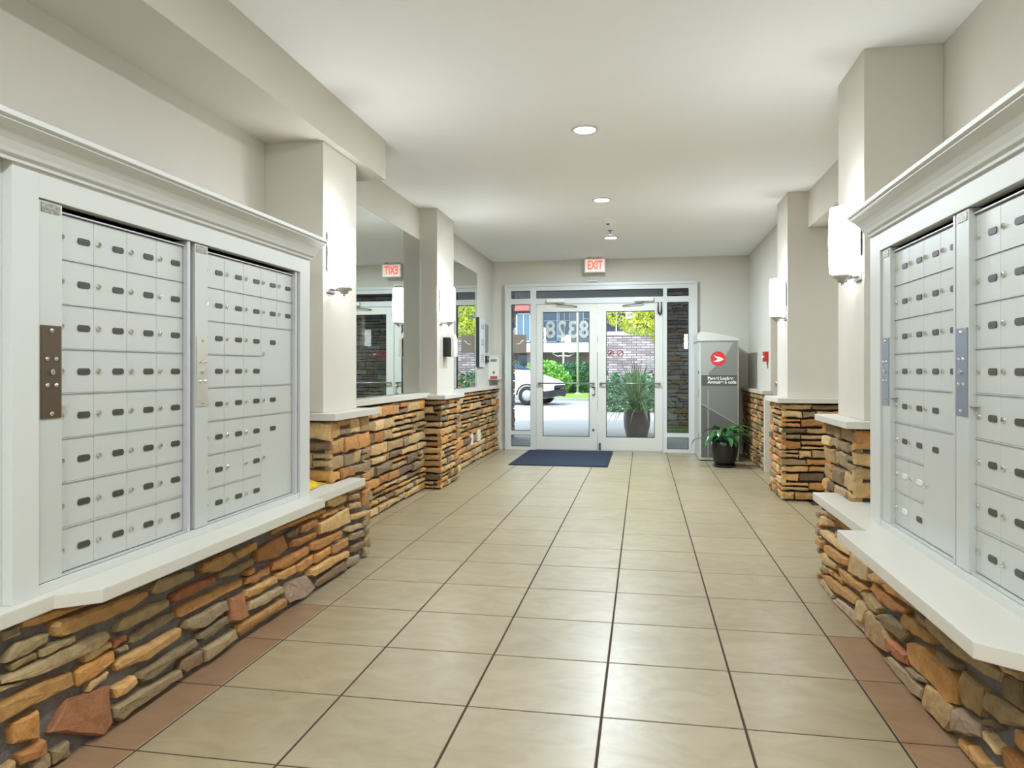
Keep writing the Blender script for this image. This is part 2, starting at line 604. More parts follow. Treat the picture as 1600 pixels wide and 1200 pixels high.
def pillar(label, sx0, sx1, sy0, sy1, zt, cap, cz0, cz1, shaft_mat, base, faces, seed, z0=0.0, capmat=None):
    t = thing('pillar', ((sx0 + sx1) / 2, (sy0 + sy1) / 2, 0), label, 'pillar')
    box('shaft', sx0, sx1, sy0, sy1, cz1, zt, shaft_mat, t, bevel=0.004)
    box('cap', *cap, cz0, cz1, capmat or M_LEDGE, t, bevel=0.005)
    b = box('stone_base', *base, z0, cz0, M_MORTAR if seed in (21, 23) else M_MORTARD, t)
    for i, (O, U, N, u0, u1, v0, kw) in enumerate(faces):
        face_stones(b, O, U, N, u0, u1, v0, cz0 - 0.005, seed * 10 + i, **kw)
    return t
near = dict(depth=0.04, hmin=0.06, hmax=0.10, lmin=0.11, lmax=0.24, gap=0.014, keys='otgomtg')
far = dict(depth=0.04, hmin=0.05, hmax=0.09, lmin=0.10, lmax=0.26, gap=0.019, keys='otgoomt')
# left, by the mailboxes
pillar('beige pillar with sconce between the left mailboxes and the first mirror', XL, -1.79, 3.90, 4.39, 2.46,
       (XL, -1.68, 3.82, 4.50), 0.868, 0.908, M_WALL, (XL, -1.76, 3.89, 4.43),
       [((0, 3.89, 0), X, -Y, XL + 0.02, -1.725, 0.52, near), ((-1.76, 0, 0), Y, X, 3.865, 4.46, 0.004, near)], 21)
pillar('beige pillar with sconce and black dispenser between the two mirrors', XL, -1.97, 6.87, 7.50, ZC,
       (XL, -1.865, 6.78, 7.56), 0.868, 0.908, M_WALL, (XL, -1.945, 6.83, 7.53),
       [((0, 6.83, 0), X, -Y, XL + 0.03, -1.905, 0.004, far), ((-1.945, 0, 0), Y, X, 6.80, 7.56, 0.004, far)], 22)
pillar('beige pillar with sconce beside the right mailboxes', 1.07, XR, 3.83, 4.31, ZC,
       (0.965, XR, 3.74, 4.40), 0.868, 0.903, M_WALL, (1.045, XR, 3.81, 4.37),
       [((0, 3.81, 0), X, -Y, 1.01, XR - 0.02, 0.52, near), ((1.045, 0, 0), Y, -X, 3.775, 4.40, 0.004, near)], 23)
pillar('wide beige pillar at the side corridor, before the parcel locker', 1.264, 1.75, 6.80, 7.29, ZC,
       (1.165, 1.75, 6.70, 7.38), 0.862, 0.905, M_WALL, (1.24, 1.75, 6.78, 7.33),
       [((0, 6.78, 0), X, -Y, 1.205, 1.75, 0.004, far), ((1.24, 0, 0), Y, -X, 6.75, 7.37, 0.004, far)], 24)

# ------------------------------------------------------------------ mailbox plinths (stone), ledges, cabinets
STONES_LEFT = [
 ('o', [(1723,447),(1727,468),(1840,460),(2015,429),(1929,432),(1782,436)]),
 ('o', [(1835,415),(1848,427),(1995,417),(2240,397),(2246,377),(2164,359),(2035,360),(1866,371),(1844,384)]),
 ('g', [(1660,460),(1719,461),(1719,429),(1660,429)]),
 ('g', [(1674,373),(1715,411),(1823,399),(1814,375),(1750,366),(1689,366)]),
 ('g', [(1660,333),(1704,336),(1848,335),(2045,327),(2050,303),(1995,287),(1857,291),(1758,298),(1660,323)]),
 ('g', [(1660,319),(1750,298),(1719,292),(1660,302)]),
 ('o', [(1660,264),(1758,272),(1901,258),(1912,213),(1798,215),(1660,221)]),
 ('o', [(1924,243),(1938,252),(2082,252),(2089,217),(2015,199),(1933,199),(1924,208)]),
 ('o', [(1704,197),(1786,197),(1791,112),(1704,143)]),
 ('r', [(1827,111),(1901,176),(2066,144),(2074,24),(2025,4)]),
 ('o', [(2087,108),(2077,132),(2181,130),(2189,103),(2130,89),(2092,92)]),
 ('g', [(2082,35),(2077,68),(2210,71),(2420,53),(2429,23),(2258,18),(2108,11)]),
 ('g', [(2092,310),(2119,339),(2234,341),(2352,332),(2359,305),(2258,293),(2141,297),(2098,303)]),
 ('g', [(2258,398),(2307,416),(2498,398),(2505,369),(2399,365),(2295,366),(2258,380)]),
 ('g', [(2147,253),(2164,270),(2320,284),(2386,279),(2388,253),(2258,244),(2164,242)]),
 ('g', [(2087,252),(2141,251),(2141,231),(2098,237)]),
 ('o', [(2087,203),(2119,217),(2258,208),(2420,208),(2415,171),(2333,167),(2234,157),(2098,181)]),
 ('g', [(2198,111),(2210,130),(2333,134),(2512,134),(2524,105),(2386,97),(2258,86),(2216,93)]),
 ('r', [(2372,322),(2386,339),(2527,345),(2643,335),(2651,305),(2498,301),(2386,309)]),
 ('o', [(2392,256),(2406,281),(2619,277),(2841,270),(2841,236),(2588,236),(2427,240)]),
 ('g', [(2454,192),(2462,220),(2619,217),(2726,212),(2735,171),(2557,156),(2469,178)]),
 ('g', [(2534,123),(2542,143),(2726,147),(2735,118),(2619,106),(2557,106)]),
 ('r', [(2743,120),(2752,209),(2860,202),(2875,100),(2787,100)]),
 ('m', [(2420,49),(2433,82),(2557,74),(2565,22),(2454,26)]),
 ('g', [(2572,21),(2568,72),(2787,76),(2796,33),(2619,19)]),
 ('o', [(2543,390),(2568,405),(2755,404),(2791,359),(2659,347),(2556,369)]),
 ('o', [(2787,364),(2796,390),(2968,394),(2960,362),(2843,358)]),
 ('g', [(2659,320),(2686,336),(2936,330),(2928,299),(2784,297),(2666,315)]),
 ('o', [(2944,316),(2968,360),(3214,373),(3246,302),(3140,278),(2960,307)]),
 ('m', [(3232,351),(3232,369),(3350,381),(3340,336),(3242,344)]),
 ('o', [(3361,350),(3371,381),(3554,378),(3561,341),(3433,334),(3367,344)]),
 ('o', [(3252,305),(3281,326),(3543,310),(3538,282),(3371,282),(3261,298)]),
 ('t', [(3577,293),(3577,348),(3968,361),(3982,270),(3732,274),(3588,287)]),
 ('o', [(3466,240),(3476,266),(3860,252),(3860,214),(3565,210),(3476,230)]),
 ('o', [(3095,237),(3104,266),(3455,262),(3455,223),(3214,210),(3101,231)]),
 ('o', [(2858,240),(2874,264),(3069,262),(3069,227),(2936,221)]),
 ('o', [(3140,176),(3149,205),(3320,202),(3330,160),(3214,155)]),
 ('o', [(3340,157),(3340,195),(3509,202),(3520,157),(3391,143)]),
 ('o', [(3532,154),(3532,199),(3719,199),(3732,154),(3565,145)]),
 ('o', [(3744,151),(3744,198),(3982,186),(3973,138),(3782,136)]),
 ('o', [(3466,108),(3476,134),(3683,135),(3968,112),(3962,80),(3683,84),(3509,89)]),
 ('m', [(3543,32),(3565,55),(3913,71),(3935,16),(3683,17),(3565,20)]),
 ('p', [(3223,107),(3242,138),(3455,111),(3525,32),(3433,6),(3252,32),(3223,66)]),
 ('o', [(2866,188),(2881,212),(3122,201),(3134,169),(2985,161),(2881,171)]),
 ('g', [(2881,122),(2905,152),(3176,139),(3195,106),(3018,99),(2889,115)]),
 ('o', [(2806,54),(2813,83),(3035,76),(3214,73),(3223,25),(2968,30),(2828,31)]),
 ('t', [(3700,416),(3707,451),(3954,441),(3940,399),(3782,395)]),
 ('t', [(3968,400),(3973,432),(4141,415),(4147,379)]),
 ('t', [(3982,342),(3982,378),(4141,363),(4147,328)]),
 ('o', [(4172,335),(4187,413),(4297,425),(4281,350),(4202,323)]),
 ('t', [(3996,283),(4024,311),(4281,285),(4281,255),(4082,266)]),
 ('g', [(3886,244),(3940,256),(4172,230),(4187,198),(4024,205)]),
 ('g', [(3996,167),(4024,199),(4187,183),(4202,142),(4053,148)]),
 ('m', [(3996,94),(4010,130),(4218,110),(4218,69),(4053,80)]),
 ('p', [(3940,26),(3954,77),(4141,47),(4141,4),(4024,4)]),
 ('g', [(4196,202),(4212,234),(4281,232),(4281,196)]),
 ('g', [(4224,132),(4224,179),(4281,178),(4281,137)]),
 ('o', [(3087,410),(3140,417),(3498,414),(3659,408),(3659,393),(3371,396),(3104,398)]),
]
STONES_RIGHT = [
 ('t', [(4173,397),(4012,416),(3934,410),(3925,395),(4149,379)]),
 ('t', [(4173,368),(3883,393),(3892,364),(4149,316)]),
 ('o', [(3934,415),(3744,425),(3763,410),(3913,401)]),
 ('t', [(4173,293),(4057,316),(3802,321),(3562,327),(3573,293),(3763,278),(4057,268),(4173,264)]),
 ('o', [(4057,234),(3968,250),(3608,276),(3597,244),(3687,223),(3968,201),(4047,203)]),
 ('t', [(3587,222),(3562,322),(3322,322),(3298,261),(3382,236)]),
 ('t', [(4173,161),(4102,184),(3822,190),(3842,158),(4057,128),(4159,136)]),
 ('g', [(4222,73),(4102,122),(3968,130),(3990,102),(4173,57)]),
 ('o', [(4126,59),(3968,97),(3495,128),(3485,102),(3580,79),(3925,38),(4079,43)]),
 ('o', [(3802,164),(3783,190),(3478,214),(3337,227),(3322,217),(3414,172),(3687,144)]),
 ('g', [(4173,17),(4126,39),(3883,29),(3883,4),(4149,4)]),
 ('p', [(3875,4),(3822,32),(3398,69),(3382,14),(3511,4),(3802,4)]),
 ('t', [(3504,53),(3478,128),(3367,144),(3337,126),(3376,54),(3478,33)]),
 ('t', [(3420,174),(3352,209),(3179,186),(3179,160),(3278,146),(3398,162)]),
 ('o', [(3307,226),(3263,266),(3049,269),(2863,280),(2885,257),(3001,227),(3179,212)]),
 ('t', [(3367,6),(3367,107),(3322,131),(3126,144),(3062,107),(3074,44),(3179,21)]),
 ('g', [(3221,142),(3100,190),(2885,210),(2842,195),(2908,147),(3074,136)]),
 ('o', [(3292,294),(3235,314),(3074,320),(3126,288),(3221,278)]),
 ('o', [(3113,301),(3074,324),(2863,342),(2662,345),(2662,327),(2779,307),(3049,286)]),
 ('o', [(2919,222),(2885,261),(2719,268),(2607,272),(2598,254),(2681,231),(2863,210)]),
 ('r', [(3062,57),(3062,111),(2842,125),(2852,83),(2953,58)]),
 ('g', [(3100,18),(3049,41),(2800,58),(2709,59),(2719,18),(2800,4),(3001,4)]),
 ('o', [(2842,133),(2820,179),(2681,209),(2505,221),(2418,210),(2433,129),(2505,107),(2643,109),(2800,104)]),
 ('g', [(2852,79),(2681,108),(2677,91),(2800,58),(2842,64)]),
 ('g', [(2581,226),(2564,250),(2426,256),(2426,237),(2505,215)]),
 ('g', [(2653,305),(2625,343),(2473,327),(2243,343),(2133,352),(2139,322),(2243,302),(2441,279),(2607,286)]),
 ('t', [(2426,188),(2396,252),(2269,255),(2263,221),(2283,164),(2381,150)]),
 ('t', [(2700,27),(2681,90),(2572,111),(2465,112),(2460,61),(2505,13),(2690,9)]),
 ('g', [(2269,218),(2243,251),(2122,278),(2035,280),(2035,253),(2169,200),(2256,194)]),
 ('g', [(2133,335),(2111,356),(2035,366),(2035,291),(2122,284)]),
 ('t', [(2181,362),(2035,393),(2035,369),(2122,354)]),
 ('p', [(2449,109),(2396,140),(2283,146),(2269,110),(2441,41)]),
 ('g', [(2256,170),(2218,188),(2169,186),(2243,152)]),
]

def plinth(label, side, xm, y0, y1, traced, seed, ztop=0.472):
    n = X * side
    x0, x1 = (XL, xm) if side > 0 else (xm, XR)
    t = thing('stone_plinth', ((x0 + x1) / 2, (y0 + y1) / 2, 0), label, 'stone wall')
    px = -1.705 if side > 0 else 0.98            # the pillar base stands behind the far end of the plinth
    py = 3.845 if side > 0 else 3.765
    xb = x0 + 0.03 if side > 0 else x1 - 0.03
    core = prism('mortar_core', [(xb, y0), (xm, y0), (xm, y1), (px, y1), (px, py), (xb, py)], 'z', 0, ztop, M_MORTAR, t)
    rng = random.Random(seed)
    O = Vector((xm, 0, 0))
    polys = []
    for key, pts in traced:
        q = [(a / 1000, min(b / 1000, ztop - 0.002)) for a, b in pts]
        polys.append(q)
        add_stone(q, 0.036 * rng.uniform(0.8, 1.15), O, Y, n, rng, key, core)
    fill = courses(y0, y1, 0.004, ztop, rng, 0.06, 0.11, 0.14, 0.34, 0.016)
    for _ in range(6):
        fill += courses(y0, y1, 0.004, ztop, rng, 0.035, 0.06, 0.06, 0.15, 0.016)
    for q in fill:
        lo_u, hi_u = min(p[0] for p in q), max(p[0] for p in q)
        lo_v, hi_v = min(p[1] for p in q), max(p[1] for p in q)
        hit = False
        close = [s for s in polys if min(p[0] for p in s) < hi_u and max(p[0] for p in s) > lo_u and min(p[1] for p in s) < hi_v and max(p[1] for p in s) > lo_v]
        for a in range(9 if close else 0):
            for b in range(5):
                p = (lo_u + (hi_u - lo_u) * a / 8, lo_v + (hi_v - lo_v) * b / 4)
                if any(inside(p, s) for s in close): hit = True
        for s in close:
            for p in s:
                if lo_u < p[0] < hi_u and lo_v < p[1] < hi_v: hit = True
        if not hit:
            polys.append(q)
            add_stone(q, 0.034 * rng.uniform(0.8, 1.1), O, Y, n, rng, rng.choice('ogogotr'), core)
    return t
plinth('low wall of rough stone under the left mailboxes', 1, -1.697, 0.6, 4.30, STONES_LEFT, 31)
plinth('low wall of rough stone under the right mailboxes', -1, 0.97, 0.6, 4.25, STONES_RIGHT, 32)

lo = prism('counter_ledge', [(XL, 0.6), (-1.645, 0.6), (-1.645, 1.81), (-1.55, 1.886), (-1.55, 3.40), (-1.612, 3.40), (-1.612, 4.09),
                             (-1.715, 4.09), (-1.715, 3.84), (XL, 3.84)], 'z', 0.473, 0.515, M_LEDGE, bevel=0.004)
tag(lo, 'cream ledge below the left mailboxes, a yellow packet on its far end', 'ledge')
ro = prism('counter_ledge', [(XR, 0.6), (0.852, 0.6), (0.852, 1.81), (0.765, 1.88), (0.765, 3.10), (0.875, 3.10), (0.875, 4.03),
                             (0.995, 4.03), (0.995, 3.765), (XR, 3.765)], 'z', 0.473, 0.515, M_LEDGE, bevel=0.004)
tag(ro, 'cream ledge on the stone below the right mailboxes', 'ledge')

def cabinet(label, s, xf, y0, y1, rails, back):
    """white surround: s=+1 left wall (faces +X), -1 right wall. xf front plane, y0..y1 framed length"""
    t = thing('mailbox_cabinet', ((xf + back) / 2, (y0 + y1) / 2, 0.515), label, 'cabinet')
    def fb(name, ya, yb, wa, wb, za, zb, m=M_WHITE, bv=0.002, par=t):
        xa, xb = sorted((xf + s * wa, xf + s * wb))
        return box(name, xa, xb, min(ya, yb), max(ya, yb), za, zb, m, par, bevel=bv)
    yl, yr, ua, ub = rails          # inner edges of the opening
    fb('frame_stile', y0, yl, -0.04, 0.0, 0.515, 1.735)
    fb('frame_stile', yr, y1, -0.04, 0.0, 0.515, 1.735)
    fb('head_rail', yl, yr, -0.04, 0.0, ub, 1.735)
    fb('sill_rail', yl, yr, -0.04, -0.004, 0.515, ua)
    fb('side_panel', y0 - 0.62, y0, -0.06, -0.03, 0.515, 1.735)
    fb('end_panel', y1 - 0.02, y1, -(abs(back - xf)) + 0.002, -0.04, 0.515, 1.735)
    fb('end_panel', y0 - 0.62, y0 - 0.60, -(abs(back - xf)) + 0.002, -0.06, 0.515, 1.735)
    fb('top_panel', y0 - 0.62, y1, -(abs(back - xf)) + 0.002, 0.0, 1.735, 1.752)
    fb('back_panel', yl, yr, -0.15, -0.14, 0.515, 1.735, M_DARK, 0)
    # crown moulding swept round the far corner
    prof = [(0.0, 1.716), (0.010, 1.716), (0.012, 1.728), (0.022, 1.732), (0.026, 1.742), (0.036, 1.760), (0.052, 1.778), (0.070, 1.792),
            (0.078, 1.796), (0.078, 1.802), (0.088, 1.806), (0.088, 1.820), (0.0, 1.820)]
    V, F = [], []
    n = len(prof)
    for o, z in prof: V.append((xf + s * o, y0 - 0.62, z))
    for o, z in prof: V.append((xf + s * o, y1 + o * 0.5, z))
    for o, z in prof: V.append((back + s * 0.002, y1 + o * 0.5, z))
    for r in range(2):
        for i in range(n):
            j = (i + 1) % n
            F.append((r * n + i, r * n + j, (r + 1) * n + j, (r + 1) * n + i))
    F.append(tuple(range(n))); F.append(tuple(2 * n + i for i in range(n)))
    bm = bmesh.new()
    me = mesh('tmp', V, F, None); bm.from_mesh(me); bpy.data.meshes.remove(me)
    c = Vector((xf, (y0 + y1) / 2, 1.76))
    bmesh.ops.translate(bm, verts=bm.verts, vec=-c)
    bm_obj('cornice', bm, M_WHITE, c, t)
    return t
cabinet('white cabinet with crown moulding around the left mailboxes', 1, -1.675, 1.70, 3.49, (1.79, 3.385, 0.543, 1.640), XL)
cabinet('white cabinet with crown moulding around the right mailboxes', -1, 0.955, 1.55, 3.33, (1.70, 3.20, 0.543, 1.640), XR)

# ------------------------------------------------------------------ mailbox units
Z0, RH = 0.549, 0.1335
def lock_mesh():
    V, F = lathe_data([(0, 0), (0.0085, 0), (0.0085, 0.005), (0.0065, 0.0065), (0.0035, 0.0065), (0.003, 0.004), (0, 0.004)], 12, (1, 0, 0))
    return mesh('lock', V, F, M_CHROME, False)
def pill_mesh(w, h, t, m):
    V, F = [], []
    seg = 6
    ring = []
    for cx_, a0 in ((w / 2 - h / 2, -90), (-w / 2 + h / 2, 90)):
        for k in range(seg + 1):
            a = math.radians(a0 + 180 * k / seg)
            ring.append((cx_ + 0.75 * h / 2 * math.cos(a) + (0.125 * h if cx_ > 0 else -0.125 * h), h / 2 * math.sin(a)))
    n = len(ring)
    V = [(0, y, z) for y, z in ring] + [(t, y * 0.97, z * 0.92) for y, z in ring]
    F = [tuple(range(n, 2 * n))] + [(i, (i + 1) % n, n + (i + 1) % n, n + i) for i in range(n)]
    return mesh('number_plate', V, F, m)
LOCK = lock_mesh()
PLATE = pill_mesh(0.052, 0.0205, 0.003, M_PLATE)
PLATEW = pill_mesh(0.052, 0.0205, 0.003, M_PLATEW)
SCREW = mesh('screw', *lathe_data([(0, 0.005), (0.004, 0.0045), (0.0068, 0.002), (0.007, 0)], 10, (1, 0, 0)), M_CHROME, True)

def unit(label, s, xf, ystile, w_stile, cw, ncol, layout, plate_mat, tagged=True, hook=True):
    """s=+1: left wall, columns run +Y; s=-1: right wall, columns run -Y. ystile: start of stile (viewer's left)"""
    d = s
    W = w_stile + cw * ncol + 0.018
    t = thing('mailbox_unit', (xf - s * 0.06, ystile + d * W / 2, 0.545), label, 'mailboxes', 'wall mailbox units')
    flip = 0.0 if s > 0 else math.pi
    def fb(name, u0, u1, w0, w1, z0, z1, m, par=t, bv=0.0):
        xa, xb = sorted((xf + s * w0, xf + s * w1)); ya, yb = sorted((ystile + d * u0, ystile + d * u1))
        return box(name, xa, xb, ya, yb, z0, z1, m, par, bevel=bv)
    top = Z0 + 8 * RH
    fb('body', 0.0, W, -0.13, -0.055, 0.545, top + 0.018, M_DARK)
    fb('lock_stile', 0.0, w_stile, -0.055, 0.0, 0.545, top + 0.021, M_BOX, t, 0.002)
    fb('end_jamb', W - 0.016, W, -0.055, 0.0, 0.545, top + 0.021, M_RAIL, t, 0.0015)
    fb('bottom_rail', w_stile, W - 0.016, -0.055, -0.004, 0.545, Z0 - 0.001, M_BOX, t)
    fb('top_rail', w_stile, W - 0.016, -0.030, -0.012, top + 0.001, top + 0.005, M_RAIL, t)
    # master lock plate with screws, serial tag
    pc = 1.147
    lp = fb('lock_plate', 0.006, w_stile - 0.006, 0.0, 0.004, pc - 0.134, pc + 0.134, plate_mat, t, 0.001)
    um = w_stile / 2
    for du, dz in ((0, 0.12), (0, -0.12), (-0.016, 0.038), (0.016, 0.038), (-0.016, -0.038), (0.016, -0.038), (0, 0.0)):
        o = link('screw', SCREW if (du or dz) else LOCK, (xf + s * 0.004, ystile + d * (um + du), pc + dz), lp)
        o.rotation_euler = (0, 0, flip)
    tgm = mat('engraved_tag', (150, 148, 138), 0.35, metal=0.5, var=0.6, vscale=120)
    fb('serial_tag', um - 0.034, um + 0.034, 0.0, 0.002, top - 0.012, top + 0.014, tgm, t)
    if hook:
        fb('latch', w_stile, w_stile + 0.028, -0.019, -0.001, pc - 0.103, pc - 0.098, M_STEELP, t)
    # doors
    cache = {}
    for (c0, c1, r0, r1, plate, lock, pz) in layout:
        u0 = w_stile + cw * c0; u1 = w_stile + cw * c1
        z1 = top - RH * r0; z0 = top - RH * r1
        key = (round(u1 - u0, 4), round(z1 - z0, 4))
        loc = Vector((xf - s * 0.0225, ystile + d * (u0 + u1) / 2, (z0 + z1) / 2))
        if key not in cache:
            bm = bmesh.new()
            bmesh.ops.create_cube(bm, size=1.0)
            bmesh.ops.scale(bm, vec=(0.005, key[0] - 0.0018, key[1] - 0.0036), verts=bm.verts)
            bmesh.ops.bevel(bm, geom=bm.edges[:], offset=0.0009, segments=1, affect='EDGES')
            me = bpy.data.meshes.new('door'); bm.to_mesh(me); bm.free(); me.materials.append(M_BOX)
            cache[key] = me
        o = link('door', cache[key], loc, t)
        fx = xf - s * 0.020
        zc = z1 - RH * 0.5
        if lock:
            k = link('lock', LOCK, (fx, ystile + d * (u0 + 0.019), zc if lock is True else z1 - RH * lock), o)
            k.rotation_euler = (0, 0, flip)
        if plate:
            k = link('number_plate', PLATE if plate == 1 else PLATEW, (fx, ystile + d * (u0 + 0.107), zc - 0.002), o)
            k.rotation_euler = (0, 0, flip)
    # row lips
    for r in range(1, 8):
        spans = []
        c = 0
        while c < ncol:
            if not any(r0 < r < r1 and c0 <= c < c1 for (c0, c1, r0, r1, *_) in layout):
                e = c
                while e < ncol and not any(r0 < r < r1 and c0 <= e < c1 for (c0, c1, r0, r1, *_) in layout): e += 1
                spans.append((c, e)); c = e
            else: c += 1
        for a, b in spans:
            z = top - RH * r
            fb('row_lip', w_stile + cw * a, w_stile + cw * b, -0.030, -0.0155, z - 0.0014, z + 0.0012, M_RAIL, t)
    return t
full = lambda nc, rows: [(c, c + 1, r, r + 1, 1, True, 0) for r in rows for c in range(nc)]
unit('grey mailbox bank with bronze lock plate, left of the two on the left wall', 1, -1.682, 1.795, 0.086, 0.150, 4, full(4, range(8)), M_BRONZE)
lb = full(5, (0, 1)) + full(3, range(2, 6)) + [(c, c + 1, 6, 7, (1, 0, 1)[c], True, 0) for c in range(3)] + full(3, (7,))
lb += [(3, 5, 2, 4, 1, 0.92, 0), (3, 5, 4, 5, 1, True, 0), (3, 5, 5, 8, 1, 1.45, 0)]
unit('grey mailbox bank with pale lock plate, right of the two on the left wall', 1, -1.682, 2.53, 0.082, 0.147, 5, lb, M_STEELP)
ra = full(4, range(4)) + [(0, 1, 4, 5, 1, True, 0), (1, 2, 4, 5, 1, True, 0), (2, 4, 4, 5, 1, True, 0)]
ra += [(0, 1, 5, 6, 1, True, 0), (1, 2, 5, 6, 1, True, 0), (0, 1, 6, 7, 2, True, 0), (1, 2, 6, 7, 2, True, 0), (0, 1, 7, 8, 2, True, 0), (1, 2, 7, 8, 1, 0, 0)]
ra += [(2, 4, 5, 8, 1, 1.5, 0)]
unit('grey mailbox bank with steel lock plate, left of the two on the right wall', -1, 0.962, 3.19, 0.090, 0.148, 4, ra, M_BLUEST)
unit('grey mailbox bank with steel lock plate at the right edge of the view', -1, 0.962, 2.482, 0.090, 0.152, 4, full(4, range(8)), M_BLUEST)

# ------------------------------------------------------------------ mirrors
def mirror(label, y0, y1, z0, z1):
    t = thing('wall_mirror', (XL, (y0 + y1) / 2, z0), label, 'mirror')
    box('mirror_glass', XL + 0.002, XL + 0.008, y0, y1, z0, z1, M_MIRROR, t)
    e = mat('polished_glass_edge', (170, 190, 182), 0.2)
    boxes('glass_edge', [(XL + 0.001, XL + 0.0085, y0 - 0.003, y0, z0, z1), (XL + 0.001, XL + 0.0085, y1, y1 + 0.003, z0, z1),
                         (XL + 0.001, XL + 0.0085, y0, y1, z1, z1 + 0.003)], e, t)
mirror('large frameless wall mirror between the two left pillars', 4.40, 6.855, 0.938, 2.42)
mirror('frameless wall mirror beyond the second left pillar, beside the notice board', 7.51, 9.36, 0.938, 2.42)

# ------------------------------------------------------------------ sconces
def sconce(label, x, y, wallx, s):
    t = thing('wall_sconce', (x, y, 1.60), label, 'wall lamp', 'lit sconces on the pillars')
    H0, H1 = 1.636, 1.966
    lathe('shade', [(0.050, H0 - 1.6), (0.060, H0 - 1.6 + 0.004), (0.0645, 0.18), (0.0645, 0.22), (0.060, H1 - 1.6 - 0.006), (0.056, H1 - 1.6), (0.052, H1 - 1.6 - 0.004),
                    (0.056, 0.2), (0.050, H0 - 1.6)], (x, y, 1.6), M_SHADE, t, 32)
    lathe('holder_cup', [(0, -0.012), (0.022, -0.012), (0.024, 0.0), (0.046, 0.012), (0.047, 0.034), (0.02, 0.036), (0, 0.036)], (x, y, 1.605), M_NICKEL, t, 24)
    xa, xb = sorted((wallx, wallx - s * 0.012))
    box('back_plate', xa, xb, y - 0.045, y + 0.065, 1.60, 1.72, M_NICKEL, t, bevel=0.003)
    xc, xd = sorted((wallx - s * 0.010, wallx - s * 0.0135))
    box('reflector_plate', xc, xd, y - 0.05, y + 0.05, 1.72, 1.95, M_NICKEL, t, bevel=0.001)
    tube('arm', [(wallx - s * 0.01, y, 1.625), (x, y, 1.612)], 0.011, M_NICKEL, t)
    tube('rod', [(wallx - s * 0.018, y + 0.02, 1.70), (wallx - s * 0.018, y + 0.02, 1.83)], 0.006, M_NICKEL, t)
    lathe('finial', [(0, -0.016), (0.007, -0.014), (0.008, -0.004), (0.004, 0)], (x, y, 1.594), M_NICKEL, t, 12)
sconce('lit white cylinder sconce on the near left pillar', -1.700, 3.985, -1.79, -1)
sconce('lit white cylinder sconce on the left pillar above the dispenser', -1.885, 6.985, -1.97, -1)
sconce('lit white cylinder sconce beside the right cornice', 0.988, 3.90, 1.07, 1)
sconce('lit white cylinder sconce on the wide right pillar', 1.185, 6.86, 1.264, 1)

sconce('unseen lit white cylinder sconce added on the left wall behind the viewer', XL + 0.085, -0.75, XL, -1)  # unseen pair added to brighten the pillar faces turned to the viewer
sconce('unseen lit white cylinder sconce added on the right wall behind the viewer', XR - 0.085, -0.75, XR, 1)

# ------------------------------------------------------------------ ceiling fittings
def downlight(y, label, power=1.0, tint=(0.88, 0.955, 1.0)):
    t = thing('downlight', (-0.372, y, ZC), label, 'ceiling light', 'recessed ceiling lights')
    lathe('trim_ring', [(0.070, 0.0), (0.070, -0.008), (0.080, -0.010), (0.088, -0.006), (0.092, 0.0)], (-0.372, y, ZC), M_WHITE, t, 32)
    lathe('lens', [(0.0, -0.004), (0.070, -0.004), (0.070, -0.001)], (-0.372, y, ZC), M_LENS, t, 32)
    ld = bpy.data.lights.new('downlight_lamp', 'AREA')
    ld.shape = 'DISK'; ld.size = 0.14; ld.energy = DOWNLIGHT_W * power; ld.color = tint
    link('lamp', ld, (-0.372, y, ZC - 0.012), t)
for i, y in enumerate((4.79, 6.80, 8.76)):
    downlight(y, ('lit round recessed ceiling light, largest and nearest', 'lit round recessed ceiling light, the middle of three',
                  'lit round recessed ceiling light, nearest the exit sign')[i], (0.9, 1.8, 2.7)[i],
              ((0.88, 0.955, 1.0), (0.82, 0.93, 1.0), (0.76, 0.90, 1.0))[i])
for y, lab in ((2.79, 'unseen recessed ceiling light added overhead between the mailbox banks, above the view'), (0.79, 'unseen recessed ceiling light added above the near ends of the mailbox ledges'),
               (-1.21, 'unseen recessed ceiling light added behind the viewer'), (-3.2, 'unseen recessed ceiling light added nearest the back wall behind the viewer')):
    downlight(y, lab, {2.79: 0.5, 0.79: 0.9}.get(y, 2.2))  # out-of-view lamps continue the row, added as general fill
ld = bpy.data.lights.new('corridor_fill', 'AREA')  # lamp added out of view to keep the side corridor lit
ld.shape = 'DISK'; ld.size = 0.14; ld.energy = DOWNLIGHT_W * 0.7; ld.color = (0.88, 0.955, 1.0)
t = thing('downlight', (2.5, 5.55, 2.41), 'unseen recessed ceiling light added to keep the side corridor lit', 'ceiling light')
lathe('trim_ring', [(0.070, 0.0), (0.070, -0.008), (0.080, -0.010), (0.092, 0.0)], (2.5, 5.55, 2.41), M_WHITE, t, 24)
lathe('lens', [(0.0, -0.004), (0.070, -0.004), (0.070, -0.001)], (2.5, 5.55, 2.41), M_LENS, t, 24)
link('lamp', ld, (2.5, 5.55, 2.398), t)

